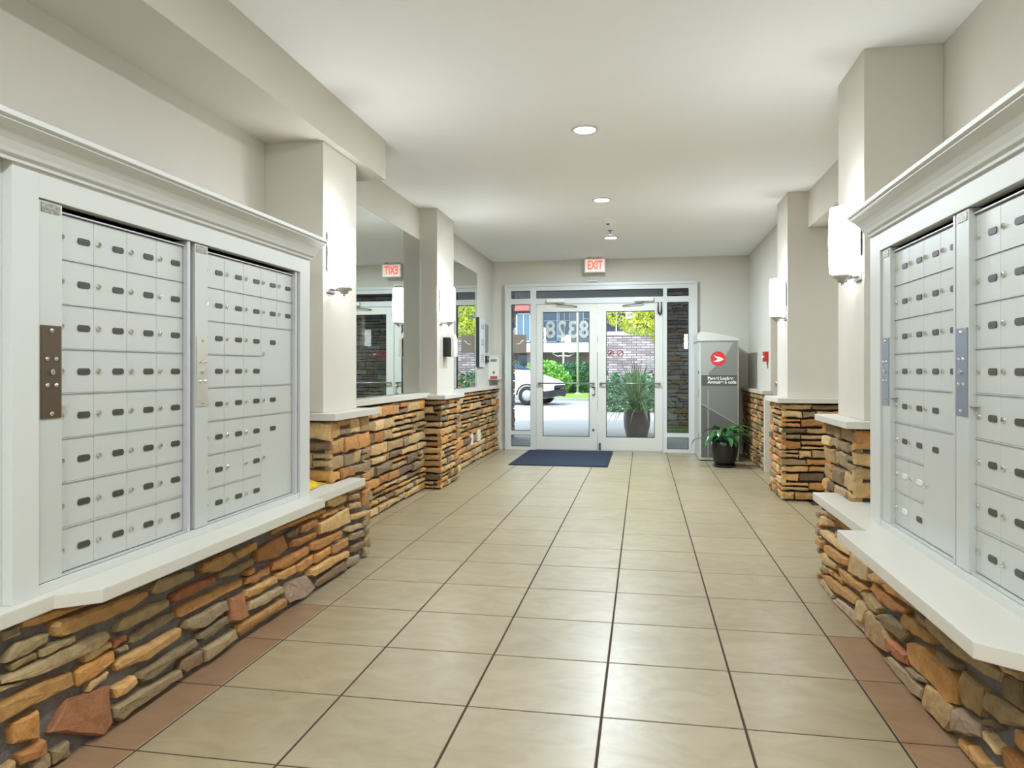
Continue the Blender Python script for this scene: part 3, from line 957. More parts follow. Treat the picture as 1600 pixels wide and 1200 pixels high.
t = thing('smoke_detector', (-0.357, 7.72, ZC), 'white domed smoke detector on the ceiling', 'smoke detector')
lathe('housing', [(0.0, -0.045), (0.035, -0.042), (0.055, -0.030), (0.082, -0.012), (0.085, 0.0)], (-0.357, 7.72, ZC), M_PLASTIC, t, 28)
lathe('sensor_tip', [(0.0, -0.054), (0.016, -0.051), (0.020, -0.042), (0.02, -0.038)], (-0.357, 7.72, ZC), M_BLACK, t, 16)
t = thing('sprinkler_head', (-0.358, 8.33, ZC), 'small metal sprinkler head on the ceiling', 'sprinkler')
lathe('escutcheon', [(0.012, -0.012), (0.03, -0.008), (0.042, 0.0)], (-0.358, 8.33, ZC), M_CHROME, t, 20)
lathe('stem', [(0.0, -0.04), (0.006, -0.04), (0.008, -0.01), (0.012, -0.005)], (-0.358, 8.33, ZC), M_STEEL, t, 12)
lathe('deflector', [(0.0, -0.045), (0.022, -0.044), (0.022, -0.040), (0.0, -0.039)], (-0.358, 8.33, ZC), M_STEEL, t, 16)

t = thing('exit_sign', (-0.655, 10.25, 2.515), 'white exit sign with red lettering hung from the ceiling', 'exit sign')
ex = (-0.80, -0.51, 10.225, 10.275, 2.515, 2.705)
box('housing', *ex, M_PLASTIC, t, bevel=0.004)
M_EXITF = mat('lit_exit_face', (240, 226, 214), 0.5, emit=0.25, emit_rgb=(255, 235, 225))
M_EXITR = mat('lit_exit_letters', (240, 70, 62), 0.5, emit=0.9, emit_rgb=(255, 84, 76))
box('face', -0.785, -0.525, 10.2225, 10.2255, 2.527, 2.693, M_EXITF, t)
text('lettering', 'EXIT', 0.165, (-0.655, 10.2215, 2.610), (math.radians(90), 0, 0), M_EXITR, t, 0.0006, xscale=0.62, bold=0.004)
for xx in (-0.74, -0.57):
    box('bracket', xx - 0.02, xx + 0.02, 10.235, 10.265, 2.705, ZC, M_STEEL, t)
t = thing('motion_sensor', (-0.70, 10.42, 2.392), 'small white sensor bar above the door frame', 'sensor')
box('sensor_body', -0.775, -0.625, 10.405, YE, 2.394, 2.428, M_PLASTIC, t, bevel=0.006)
box('sensor_lens', -0.765, -0.635, 10.402, 10.406, 2.398, 2.407, M_GASKET, t)

# ------------------------------------------------------------------ glazed entrance
D = struct(thing('door_1', (-0.61, YE, 0)))
FY0, FY1 = 10.40, 10.50
boxes('frame', [
    (-1.945, -1.874, FY0, FY1, 0, 2.37), (0.631, 0.726, FY0, FY1, 0, 2.37), (-1.874, 0.631, FY0, FY1, 2.292, 2.37),
    (-1.592, -1.508, FY0, FY1, 0, 2.292), (0.282, 0.335, FY0, FY1, 0, 2.292),
    (-1.874, -1.592, FY0, FY1, 2.10, 2.18), (0.335, 0.631, FY0, FY1, 2.10, 2.18), (-1.508, 0.282, FY0, FY1, 2.098, 2.178),
    (-1.874, -1.592, FY0, FY1, 0.215, 0.272), (0.335, 0.631, FY0, FY1, 0.215, 0.272),
    (-1.874, -1.592, FY0, FY1, 0.0, 0.045), (0.335, 0.631, FY0, FY1, 0.0, 0.045)], M_WHITE, D)
boxes('casing', [(-1.965, -1.93, 10.385, YE, 0, 2.39), (0.711, 0.746, 10.385, YE, 0, 2.39), (-1.93, 0.711, 10.385, YE, 2.352, 2.39)], M_WHITE, D)
box('threshold', -1.508, 0.282, 10.39, 10.52, 0, 0.012, M_STEEL, D, bevel=0.002)
def pane(name, x0, x1, z0, z1, y=10.45, parent=None):
    g = box(name, x0, x1, y - 0.003, y + 0.003, z0, z1, M_GLASS, parent)
    k = 0.008
    boxes('gasket', [(x0, x0 + k, y - 0.012, y - 0.004, z0, z1), (x1 - k, x1, y - 0.012, y - 0.004, z0, z1),
                     (x0, x1, y - 0.012, y - 0.004, z0, z0 + k), (x0, x1, y - 0.012, y - 0.004, z1 - k, z1)], M_GASKET, g)
    return g
sgl = pane('sidelight_pane', -1.874, -1.592, 0.272, 2.10, parent=D)
pane('sidelight_pane', -1.874, -1.592, 0.045, 0.215, parent=D)
sgr = pane('sidelight_pane', 0.335, 0.631, 0.272, 2.10, parent=D)
pane('sidelight_pane', 0.335, 0.631, 0.045, 0.215, parent=D)
pane('transom_pane', -1.874, -1.592, 2.18, 2.292, parent=D)
pane('transom_pane', -1.508, 0.282, 2.178, 2.292, parent=D)
pane('transom_pane', 0.335, 0.631, 2.18, 2.292, parent=D)
def leaf(x0, x1, gx0, gx1, handle_left):
    L = boxes('door_leaf', [(x0, gx0, 10.415, 10.465, 0.014, 2.094), (gx1, x1, 10.415, 10.465, 0.014, 2.094),
                            (gx0, gx1, 10.415, 10.465, 0.014, 0.198), (gx0, gx1, 10.415, 10.465, 1.985, 2.094)], M_DOOR, D)
    g = box('glass', gx0, gx1, 10.437, 10.443, 0.198, 1.985, M_GLASS, L)
    k = 0.009
    boxes('gasket', [(gx0, gx0 + k, 10.425, 10.436, 0.198, 1.985), (gx1 - k, gx1, 10.425, 10.436, 0.198, 1.985),
                     (gx0, gx1, 10.425, 10.436, 0.198, 0.198 + k), (gx0, gx1, 10.425, 10.436, 1.985 - k, 1.985)], M_GASKET, L)
    tube('push_bar', [(x0 + 0.03, 10.37, 0.962), (x1 - 0.03, 10.37, 0.962)], 0.012, M_STEEL, L, 10)
    for bx in (x0 + 0.05, x1 - 0.05):
        box('bar_bracket', bx - 0.012, bx + 0.012, 10.37, 10.415, 0.948, 0.976, M_STEEL, L, bevel=0.002)
    return L
lf = leaf(-1.505, -0.636, -1.415, -0.745, False)
rf = leaf(-0.628, 0.279, -0.509, 0.168, True)
hx = -0.682
tube('pull_handle', [(hx - 0.02, 10.414, 0.905), (hx + 0.014, 10.385, 0.905), (hx + 0.014, 10.385, 0.80), (hx - 0.02, 10.414, 0.80)], 0.0075, M_GASKET, lf, 8)
hx = -0.595
lathe('lock_cylinder', [(0, 0.012), (0.014, 0.012), (0.017, 0)], (-0.69, 10.415, 0.30), M_BRONZE, lf, 16, (0, -1, 0))
box('door_stop', -0.61, -0.582, 10.385, 10.415, 0.02, 0.12, M_BRONZE, rf, bevel=0.006)
box('flush_bolt', -0.612, -0.594, 10.409, 10.415, 1.95, 2.07, M_STEEL, rf, bevel=0.002)
# closers on the head rail
for cx_, dr in ((-1.22, 1), (0.02, -1)):
    c = box('door_closer', cx_ - 0.13, cx_ + 0.13, 10.345, 10.40, 2.115, 2.165, M_PLASTIC, D, bevel=0.006)
    tube('closer_arm', [(cx_ + 0.0, 10.37, 2.11), (cx_ + dr * 0.02, 10.36, 2.085), (cx_ + dr * 0.26, 10.37, 2.062), (cx_ + dr * 0.30, 10.405, 2.055)], 0.007, M_BRONZE, c, 8)
loop = [(0.215, 10.40, 2.10), (0.213, 10.395, 1.99), (0.22, 10.392, 1.945), (0.236, 10.392, 1.925), (0.252, 10.392, 1.945), (0.258, 10.395, 1.99), (0.257, 10.40, 2.10)]
tube('power_transfer_loop', loop, [0.007, 0.011, 0.012, 0.012, 0.012, 0.011, 0.007], M_GASKET, D, 8)
# vinyl on the glass, read from outside: 8328, so mirrored from in here
yd = 10.4455
for ch, xx in (('8', -1.305), ('2', -1.145), ('3', -0.990), ('8', -0.825)):
    text('address_numeral', ch, 0.335, (xx, yd, 1.722), (math.radians(90), 0, math.radians(180)), M_DECAL, lf, 0.0006, xscale=0.84, bold=0.007)
M_SIGN = mat('taupe_vinyl_sign', (150, 140, 126), 0.5)
sg = box('sign_sticker', -1.86, -1.655, 10.4435, 10.4445, 1.40, 1.665, M_SIGN, sgl)
sw = [(-1.815, 1.53), (-1.80, 1.54), (-1.785, 1.532), (-1.77, 1.545), (-1.755, 1.54), (-1.735, 1.57), (-1.72, 1.59), (-1.712, 1.575), (-1.69, 1.60), (-1.70, 1.57), (-1.725, 1.56), (-1.75, 1.53), (-1.78, 1.525)]
prism('sticker_logo', sw, 'y', 10.4425, 10.4434, M_DECAL, sg)
M_NOS = M_VINYLR
for k, xx in enumerate((-0.447, -0.310)):
    lathe('prohibition_ring', [(0.034, 0.0), (0.045, 0.0), (0.045, 0.001), (0.034, 0.001), (0.034, 0.0)], (xx, yd, 1.39), M_NOS, rf, 28, (0, 1, 0), False)
    c, s_ = math.cos(math.radians(45)), math.sin(math.radians(45))
    q = [(-0.036, -0.005), (0.036, -0.005), (0.036, 0.005), (-0.036, 0.005)]
    prism('prohibition_bar', [(xx + a * c - b * s_, 1.39 + a * s_ + b * c) for a, b in q], 'y', yd, yd + 0.001, M_NOS, rf)
    prism('prohibition_pictogram', [(xx + a, 1.39 + b) for a, b in (((-0.014, -0.022), (0.012, -0.022), (0.016, 0.0), (0.006, 0.022), (-0.008, 0.018)) if k == 0 else ((-0.024, -0.005), (0.022, -0.005), (0.022, 0.005), (-0.024, 0.005)))], 'y', yd + 0.0015, yd + 0.002, M_GASKET if k == 0 else M_DECAL, rf)
prism('notice_sticker', [(0.058, 1.20), (0.132, 1.20), (0.132, 1.318), (0.075, 1.318), (0.058, 1.29)], 'y', yd, yd + 0.001, M_DECAL, rf)

# ------------------------------------------------------------------ mat, parcel locker, plant
t = thing('door_mat', (-1.0, 9.54, 0), 'navy blue carpet mat in front of the entrance doors', 'mat')
box('mat_backing', -1.605, -0.405, 8.69, 10.36, 0.0, 0.006, M_RUBBER, t, bevel=0.002)
box('mat_pile', -1.585, -0.425, 8.71, 10.34, 0.006, 0.011, M_MAT, t, bevel=0.002)

t = thing('parcel_locker', (0.95, 9.96, 0), 'tall grey parcel locker with red logo beside the entrance', 'parcel locker')
M_LK = mat('locker_grey', (196, 196, 190), 0.35)
M_LK1 = mat('locker_print_mid', (122, 124, 118), 0.3)
M_LK2 = mat('locker_print_dark', (98, 100, 94), 0.3)
M_LK3 = mat('locker_print_light', (158, 160, 154), 0.3)
M_LKB = mat('locker_band', (84, 84, 80), 0.35)
M_LOGO = mat('logo_red', (214, 40, 44), 0.35)
lx0, lx1, ly = 0.708, 1.190, 9.53
box('body', lx0, lx1, ly, 10.38, 0.012, 1.52, M_LK, t, bevel=0.005)
prism('lid', [(lx0 - 0.012, 1.52), (lx1 + 0.008, 1.52), (lx1 + 0.008, 1.552), (lx0 + 0.15, 1.628), (lx0 + 0.02, 1.64), (lx0 - 0.012, 1.62)], 'y', ly - 0.02, 10.39, M_LK, t, bevel=0.004)
dp = box('front_door', lx0 + 0.022, lx1 - 0.018, ly - 0.012, ly, 0.05, 1.505, M_LK1, t, bevel=0.003)
fy = ly - 0.0125
ax0, ax1, az0, az1 = lx0 + 0.026, lx1 - 0.022, 0.054, 1.501
prism('printed_panel', [(ax0, 0.72), (ax0, az0), (ax1, az0), (ax1, 0.46)], 'y', fy - 0.0006, fy, M_LK2, dp)
prism('printed_panel', [(ax0 + 0.07, 0.90), (ax1, 0.80), (ax1, 0.475), (ax0 + 0.07, 0.70)], 'y', fy - 0.0006, fy, M_LK1, dp)
prism('printed_panel', [(ax0 + 0.09, 0.99), (ax0, 1.02), (ax0, az1), (ax0 + 0.39, az1), (ax0 + 0.28, 1.3), (ax0 + 0.09, 1.12)], 'y', fy - 0.0006, fy, M_LK3, dp)
prism('printed_stripe', [(ax0, 0.735), (ax1, 0.475), (ax1, 0.462), (ax0, 0.718)], 'y', fy - 0.0012, fy - 0.0006, M_LK3, dp)
prism('printed_stripe', [(ax0 + 0.075, az0), (ax0 + 0.088, az0), (ax0 + 0.088, 0.90), (ax0 + 0.075, 0.90)], 'y', fy - 0.0012, fy - 0.0006, M_LK3, dp)
box('name_band', ax0, ax1, fy - 0.0016, fy - 0.0006, 0.955, 1.088, M_LKB, dp)
text('name_lettering', 'Parcel Locker', 0.056, (ax0 + 0.075, fy - 0.002, 1.046), (math.radians(90), 0, 0), M_DECAL, dp, 0.0003, 'LEFT', bold=0.0016)
text('name_lettering', 'Armoire \u00e0 colis', 0.056, (ax0 + 0.075, fy - 0.002, 0.998), (math.radians(90), 0, 0), M_DECAL, dp, 0.0003, 'LEFT', bold=0.0016)
lcx, lcz = 0.937, 1.295
lathe('logo_disc', [(0.0, 0.0008), (0.092, 0.0008), (0.092, 0.0)], (lcx, fy - 0.0006, lcz), M_LOGO, dp, 40, (0, -1, 0), False)
kx = 0.092 / 48
wing = [(247, 318), (276, 327), (300, 336), (313, 343), (296, 354), (276, 361), (245, 361), (258, 352), (270, 345), (292, 342), (268, 339), (256, 329)]
prism('logo_wing', [(lcx + (a - 275) * kx, lcz - (b - 340) * kx) for a, b in wing], 'y', fy - 0.0026, fy - 0.0018, M_DECAL, dp)
for z in (1.40, 0.80, 0.25):
    box('side_hinge', lx0 - 0.012, lx0, ly + 0.03, ly + 0.06, z, z + 0.1, M_STEEL, t, bevel=0.002)
box('side_lock', lx0 - 0.008, lx0, ly + 0.05, ly + 0.09, 1.10, 1.14, M_BLACK, t, bevel=0.002)
box('side_lock', lx0 - 0.02, lx0, ly + 0.02, ly + 0.06, 1.545, 1.60, M_CHROME, t, bevel=0.002)
for fx_, fy_ in ((lx0 + 0.04, ly + 0.05), (lx1 - 0.04, ly + 0.05), (lx0 + 0.04, 10.33), (lx1 - 0.04, 10.33)):
    lathe('foot', [(0.018, 0), (0.018, 0.013)], (fx_, fy_, 0), M_BLACK, t, 12)

M_POT = mat('black_glazed_pot', (24, 25, 27), 0.28)
M_SOIL = mat('potting_soil', (46, 34, 24), 0.95)
M_LEAFD = mat('dark_green_leaf', (52, 104, 50), 0.25, var=0.25, vscale=14, rand=0.25)
def leaf_mesh(name, L, W, m, droop=0.5, fold=0.25, n=6):
    V, F = [], []
    for i in range(n + 1):
        t_ = i / n
        w = W * math.sin(math.pi * min(1, t_ * 0.93 + 0.05)) ** 0.75 * 0.5
        x = L * t_ * (1 - 0.25 * droop * t_)
        z = L * (0.42 * t_ - droop * t_ * t_)
        V += [(x, -w, z + fold * w), (x, 0, z), (x, w, z + fold * w)]
    for i in range(n):
        for k in range(2):
            a = i * 3 + k
            F.append((a, a + 1, a + 4, a + 3))
    return mesh(name, V, F, m, True)
px_, py_ = 0.962, 9.02
t = thing('potted_plant', (px_, py_, 0), 'black pot with a leafy green houseplant in front of the parcel locker', 'plant')
lathe('saucer', [(0.0, 0.0), (0.128, 0.0), (0.138, 0.02), (0.134, 0.026), (0.0, 0.026)], (px_, py_, 0), M_POT, t, 32)
lathe('pot', [(0.0, 0.026), (0.112, 0.026), (0.13, 0.07), (0.152, 0.17), (0.160, 0.25), (0.158, 0.302), (0.148, 0.306), (0.144, 0.29), (0.144, 0.27)], (px_, py_, 0), M_POT, t, 36)
lathe('soil', [(0.0, 0.272), (0.146, 0.27)], (px_, py_, 0), M_SOIL, t, 24)
rng = random.Random(5)
lms = [leaf_mesh('leaf', 0.23, 0.075, M_LEAFD, 0.75), leaf_mesh('leaf', 0.19, 0.07, M_LEAFD, 0.9), leaf_mesh('leaf', 0.27, 0.07, M_LEAFD, 0.6)]
for k in range(30):
    a = k * 2.399 + rng.uniform(-.3, .3)
    rr = 0.03 + 0.07 * rng.random()
    hh = rng.uniform(0.34, 0.46)
    bx, by = px_ + rr * math.cos(a), py_ + rr * math.sin(a)
    st = tube('stem', [(px_ + 0.4 * rr * math.cos(a), py_ + 0.4 * rr * math.sin(a), 0.27), (px_ + 0.8 * rr * math.cos(a), py_ + 0.8 * rr * math.sin(a), 0.27 + 0.6 * (hh - 0.27)), (bx, by, hh)], 0.0035, M_LEAFD, t, 5)
    o = link('leaf', lms[k % 3], (bx, by, hh), t)
    o.rotation_euler = (rng.uniform(-.4, .4), rng.uniform(-.5, .35), a)
    o.scale = (rng.uniform(.75, 1.1),) * 3
for pts_, a in (([(px_, py_, 0.28), (px_ - 0.15, py_ - 0.02, 0.36), (px_ - 0.30, py_ - 0.04, 0.335)], math.pi), ([(px_, py_, 0.28), (px_ + 0.1, py_, 0.44), (px_ + 0.17, py_, 0.50)], 0.1)):
    tube('stem', pts_, 0.0035, M_LEAFD, t, 5)
    o = link('leaf', lms[1], pts_[-1], t)
    o.rotation_euler = (0, 0.55 if a > 1 else 0.35, a)

# ------------------------------------------------------------------ small wall fittings
t = thing('soap_dispenser', (-1.91, 7.14, 1.28), 'white and black hand sanitizer dispenser on the left pillar', 'dispenser')
box('dispenser_body', -1.97, -1.897, 7.075, 7.205, 1.285, 1.475, M_BLACK, t, bevel=0.008)
prof = [(-1.97, 1.478), (-1.895, 1.478), (-1.885, 1.46), (-1.885, 1.285), (-1.852, 1.285), (-1.852, 1.46), (-1.868, 1.505), (-1.905, 1.535), (-1.97, 1.54)]
prism('dispenser_cover', prof, 'y', 7.07, 7.21, M_PLASTIC, t, bevel=0.004)

t = thing('notice_board', (XL, 9.58, 1.18), 'white framed notice board with sheets of paper beyond the far mirror', 'notice board')
M_PAPER = mat('pinned_paper', (206, 206, 202), 0.8)
M_PRINT = mat('printed_text_grey', (130, 130, 130), 0.8, var=0.5, vscale=60)
box('board', XL, XL + 0.028, 9.40, 9.775, 1.19, 1.845, M_WHITE, t, bevel=0.003)
box('board_edge', XL, XL + 0.03, 9.388, 9.402, 1.19, 1.85, M_GASKET, t)
for z0, z1 in ((1.69, 1.775), (1.47, 1.575), (1.235, 1.37)):
    p_ = box('sheet', XL + 0.028, XL + 0.0295, 9.50, 9.71, z0, z1, M_PAPER, t)
    for k in range(4):
        zz = z1 - 0.015 - k * (z1 - z0 - 0.02) / 4
        box('print_line', XL + 0.0295, XL + 0.030, 9.52, 9.69, zz - 0.008, zz, M_PRINT, p_)
t = thing('directory_panel', (XL, 9.94, 1.40), 'narrow grey directory panel on the left wall beside the notice board', 'sign')
box('panel', XL, XL + 0.018, 9.83, 10.04, 1.405, 1.79, M_STEEL, t, bevel=0.002)
box('panel_face', XL + 0.018, XL + 0.020, 9.845, 10.025, 1.42, 1.775, mat('smoked_panel', (128, 132, 140), 0.2), t)
t = thing('card_reader', (XL, 9.96, 1.25), 'small black card reader below the grey directory panel', 'card reader')
box('reader_body', XL, XL + 0.03, 9.88, 10.03, 1.255, 1.35, M_BLACK, t, bevel=0.004)
for k in range(3):
    box('reader_key', XL + 0.03, XL + 0.032, 9.90 + k * 0.04, 9.92 + k * 0.04, 1.29, 1.31, M_STEEL, t)
t = thing('wall_box', (XL, 10.24, 1.01), 'white wall box with red label in the far left corner', 'wall box')
box('box_body', XL, -2.005, 10.12, 10.38, 1.015, 1.345, M_PLASTIC, t, bevel=0.01)
box('box_lid', XL, -2.0, 10.115, 10.385, 1.345, 1.36, M_PLASTIC, t, bevel=0.004)
box('red_label', -2.125, -2.02, 10.1185, 10.1205, 1.025, 1.065, mat('red_label_print', (178, 74, 66), 0.5, var=0.4, vscale=70), t)
box('dark_symbol', -2.085, -2.06, 10.1185, 10.1205, 1.095, 1.135, M_LKB, t)
box('text_label', -2.12, -2.03, 10.1185, 10.1205, 1.27, 1.305, M_PRINT, t)
for k, (y0, y1, z0, z1) in enumerate(((8.665, 8.79, 0.235, 0.36), (9.05, 9.20, 0.245, 0.385))):
    t = thing('wall_outlet', (-2.075, (y0 + y1) / 2, z0), ('white outlet plate set in the left stone wall, nearer of two', 'white outlet plate set in the left stone wall, nearer the doors')[k], 'outlet', 'outlets in the stone wall')
    box('cover_plate', -2.115, -2.058, y0, y1, z0, z1, M_PLASTIC, t, bevel=0.003)
    for zz in (0.3, 0.7):
        box('socket', -2.059, -2.0565, (y0 + y1) / 2 - 0.02, (y0 + y1) / 2 + 0.02, z0 + (z1 - z0) * zz - 0.015, z0 + (z1 - z0) * zz + 0.015, M_PAPER, t)
t = thing('fire_alarm', (XR, 8.87, 1.23), 'red fire alarm pull station on the right wall', 'fire alarm')
box('alarm_body', XR - 0.045, XR, 8.80, 8.94, 1.25, 1.365, M_RED, t, bevel=0.004)
box('pull_bar', XR - 0.056, XR - 0.045, 8.82, 8.92, 1.295, 1.315, M_DECAL, t, bevel=0.002)
box('alarm_label', XR - 0.004, XR, 8.82, 8.90, 1.17, 1.225, M_PRINT, t)

# crumpled yellow packet on the far end of the left ledge
t = thing('snack_packet', (-1.80, 3.70, 0.517), 'crumpled yellow packet lying on the left ledge by the pillar', 'packet')
rng = random.Random(8)
V, F = [], []
nx_, ny_ = 9, 7
for side in (0, 1):
    for i in range(nx_):
        for j in range(ny_):
            u, v = i / (nx_ - 1), j / (ny_ - 1)
            puff = (math.sin(math.pi * u) ** 0.7) * (math.sin(math.pi * v) ** 0.7)
            z = 0.004 + (0.034 * puff + rng.uniform(0, 0.007) * puff) * (1 if side else 0.05)
            V.append((-1.92 + 0.18 * v + 0.01 * math.sin(6 * u), 3.57 + 0.27 * u + rng.uniform(-.004, .004), 0.515 + z))
for side in (0, 1):
    o_ = side * nx_ * ny_
    for i in range(nx_ - 1):
        for j in range(ny_ - 1):
            a = o_ + i * ny_ + j
            F.append((a, a + 1, a + ny_ + 1, a + ny_))
obj('packet_film', V, F, mat('yellow_foil_film', (224, 188, 50), 0.3, var=0.3, vscale=18), t, True)

# ------------------------------------------------------------------ outside: forecourt, porch, street
M_PAVE = mat('concrete_paving', (152, 153, 156), 0.8, var=0.07, vscale=0.8)
M_ASPH = mat('pale_asphalt', (150, 152, 158), 0.85, var=0.10, vscale=0.5)
M_GRASS = mat('lawn_grass', (112, 168, 48), 0.9, var=0.25, vscale=3)
struct(box('ground_paving', -20, 20, YE + 0.2, 22.0, -0.12, -0.012, M_PAVE))
struct(box('ground_road', -40, 40, 22.0, 27.6, -0.12, -0.014, M_ASPH))
struct(box('ground_lawn', -40, -1.4, 28.0, 37.5, -0.12, 0.03, M_GRASS))
struct(box('ground_kerb', -40, 40, 27.6, 28.0, -0.12, 0.07, M_PAVE))
struct(box('ground_far', -60, 60, 28.0, 70, -0.14, -0.02, M_PAVE))
# shallow joints sawn in the paving near the doors
for k in range(1, 5):
    struct(box('paving_joint', -20, 20, 10.65 + k * 1.25, 10.656 + k * 1.25, -0.0125, -0.0115, M_MORTAR))
struct(boxes('wall_upper_facade', [(XL - 3, 3.6, YE + 0.2, YE + 0.35, 2.62, 7.0), (XL - 3, XL - 0.2, YE + 0.05, YE + 0.2, 0, 2.62), (1.7, 3.6, YE + 0.2, YE + 0.35, 0, 2.62)], mat('grey_siding', (140, 142, 148), 0.7)))
M_SOFF = mat('porch_soffit_dark', (84, 86, 92), 0.8)
struct(box('ceiling_porch', XL - 3, 4.0, YE + 0.35, 14.2, 2.56, 2.75, M_SOFF))

def pier(label, x0, x1, y0, y1, seed, sideface):
    t = thing('porch_pier', ((x0 + x1) / 2, (y0 + y1) / 2, 0), label, 'pillar')
    c = box('pier_core', x0, x1, y0, y1, -0.012, 2.535, M_MORTARD, t)
    kw = dict(depth=0.04, hmin=0.06, hmax=0.11, lmin=0.12, lmax=0.34, keys='xxxxgm')
    face_stones(c, (0, y0, 0), X, -Y, x0 - 0.03, x1 + 0.03, 0.0, 2.53, seed, **kw)
    if sideface > 0:
        face_stones(c, (x1, 0, 0), Y, X, y0 - 0.03, y1, 0.0, 2.53, seed + 1, **kw)
    else:
        face_stones(c, (x0, 0, 0), Y, -X, y0 - 0.03, y1, 0.0, 2.53, seed + 1, **kw)
pier('dark stone porch pier outside the right sidelight', 0.36, 1.55, 13.15, 13.75, 41, -1)
pier('dark stone porch pier at the left edge of the left sidelight', -3.25, -2.225, 11.95, 12.55, 43, 1)
def grass_tuft(x0, x1, y0, y1, n, h, seed, name, label):
    rng = random.Random(seed)
    V, F = [], []
    for _ in range(n):
        x, y = rng.uniform(x0, x1), rng.uniform(y0, y1)
        a = rng.uniform(0, 6.28); w = rng.uniform(.004, .009); hh = h * rng.uniform(.5, 1.1)
        dx, dy = math.cos(a), math.sin(a)
        k = len(V)
        V += [(x - w * dx, y - w * dy, -0.012), (x + w * dx, y + w * dy, -0.012), (x + hh * .3 * dy, y + hh * .3 * dx, hh)]
        F.append((k, k + 1, k + 2))
    o = obj(name, V, F, M_GRASS)
    tag(o, label, 'grass', kind='stuff')
grass_tuft(0.36, 1.55, 12.90, 13.04, 900, 0.16, 3, 'grass_strip', 'strip of green grass at the foot of the right porch pier')

# planter with long arching blades
M_PLANTER = mat('brown_glazed_planter', (66, 54, 54), 0.3, var=0.2, vscale=6)
M_BLADE = mat('strap_leaf_green', (158, 196, 136), 0.4, var=0.2, vscale=10, rand=0.4)
qx, qy = -0.095, 12.45
t = thing('planter', (qx, qy, -0.012), 'dark glazed planter with long arching strap leaves outside the right door', 'plant')
lathe('planter_pot', [(0, 0), (0.15, 0), (0.175, 0.04), (0.215, 0.22), (0.225, 0.36), (0.212, 0.46), (0.222, 0.485), (0.205, 0.49), (0.195, 0.45)], (qx, qy, -0.012), M_PLANTER, t, 36)
lathe('soil', [(0, 0.445), (0.2, 0.44)], (qx, qy, -0.012), M_SOIL, t, 20)
def blade_mesh(L, W, up, bend):
    V, F = [], []
    n = 9
    x = z = 0.0
    a = up
    for i in range(n + 1):
        tt = i / n
        w = W * (1 - tt ** 2.2) * (0.6 + 0.4 * min(1, tt * 4)) + 0.0006
        V += [(x, -w, z + 0.3 * w), (x, 0, z), (x, w, z + 0.3 * w)]
        x += math.cos(a) * L / n; z += math.sin(a) * L / n
        a -= bend / n
    for i in range(n):
        for k in range(2):
            q = i * 3 + k
            F.append((q, q + 1, q + 4, q + 3))
    return mesh('blade', V, F, M_BLADE, True)
bms = [blade_mesh(0.95, 0.015, 1.45, 0.5), blade_mesh(0.95, 0.015, 1.2, 1.2), blade_mesh(0.9, 0.014, 1.0, 1.7), blade_mesh(1.0, 0.014, 0.8, 1.9), blade_mesh(0.85, 0.013, 0.5, 1.8)]
rng = random.Random(17)
for k in range(170):
    o = link('blade', bms[k % 5], (qx + rng.uniform(-.06, .06), qy + rng.uniform(-.06, .06), 0.43 + rng.uniform(0, .12)), t)
    o.rotation_euler = (rng.uniform(-.15, .15), rng.uniform(-.15, .15), k * 2.399)
    s_ = rng.uniform(.75, 1.02)
    o.scale = (s_, s_, s_)

# foliage helpers
def leaf_cloud(name, blobs, n, size, m, parent, seed):
    rng = random.Random(seed)
    V, F = [], []
    for _ in range(n):
        cx_, cy_, cz_, rx, ry, rz = rng.choice(blobs)
        while True:
            p = Vector((rng.uniform(-1, 1), rng.uniform(-1, 1), rng.uniform(-1, 1)))
            if 0.25 < p.length < 1: break
        p = p.normalized() * (p.length ** 0.5)
        c = Vector((cx_ + p.x * rx, cy_ + p.y * ry, cz_ + p.z * rz))
        u = Vector((rng.gauss(0, 1), rng.gauss(0, 1), rng.gauss(0, 1))).normalized()
        v = u.cross(Vector((rng.gauss(0, 1), rng.gauss(0, 1), rng.gauss(0, 1)))).normalized()
        s_ = size * rng.uniform(.6, 1.3)
        k = len(V)
        V += [c - u * s_, c + v * s_ * .5, c + u * s_, c - v * s_ * .5]
        F.append((k, k + 1, k + 2, k + 3))
    o = obj(name, V, F, m, parent)
    o['kind'] = 'stuff'
    return o
M_LEAFY = mat('yellow_green_leaves', (196, 206, 60), 0.6, var=0.3, vscale=4)
M_LEAFB = mat('bright_bush_leaves', (120, 178, 74), 0.6, var=0.35, vscale=3)
M_LEAFH = mat('dark_hedge_leaves', (48, 110, 70), 0.6, var=0.3, vscale=3)
M_BARK = mat('dark_bark', (62, 52, 46), 0.9, bump=0.4, bscale=30)
tx, ty = 1.15, 17.2
t = thing('street_tree', (tx, ty, 0), 'tree with yellow green leaves hanging behind the planter', 'tree')
tube('trunk', [(tx, ty, -0.02), (tx + 0.03, ty, 1.2), (tx - 0.05, ty, 2.2), (tx - 0.2, ty, 3.6)], [.11, .09, .075, .05], M_BARK, t, 8)
for pts_ in ([(tx - .02, ty, 1.75), (tx - .45, ty - .1, 2.05), (tx - .95, ty - .15, 2.35), (tx - 1.5, ty - .2, 2.9)],
             [(tx - .03, ty, 1.9), (tx - .5, ty + .2, 2.4), (tx - 1.0, ty + .3, 2.95)],
             [(tx - .05, ty, 2.1), (tx + .5, ty + .2, 2.6), (tx + 1.0, ty + .2, 3.0)],
             [(tx - .7, ty - .12, 2.2), (tx - 1.0, ty - .3, 2.15), (tx - 1.35, ty - .3, 2.2)]):
    tube('branch', pts_, [.045, .032, .022, .01][:len(pts_)], M_BARK, t, 6)
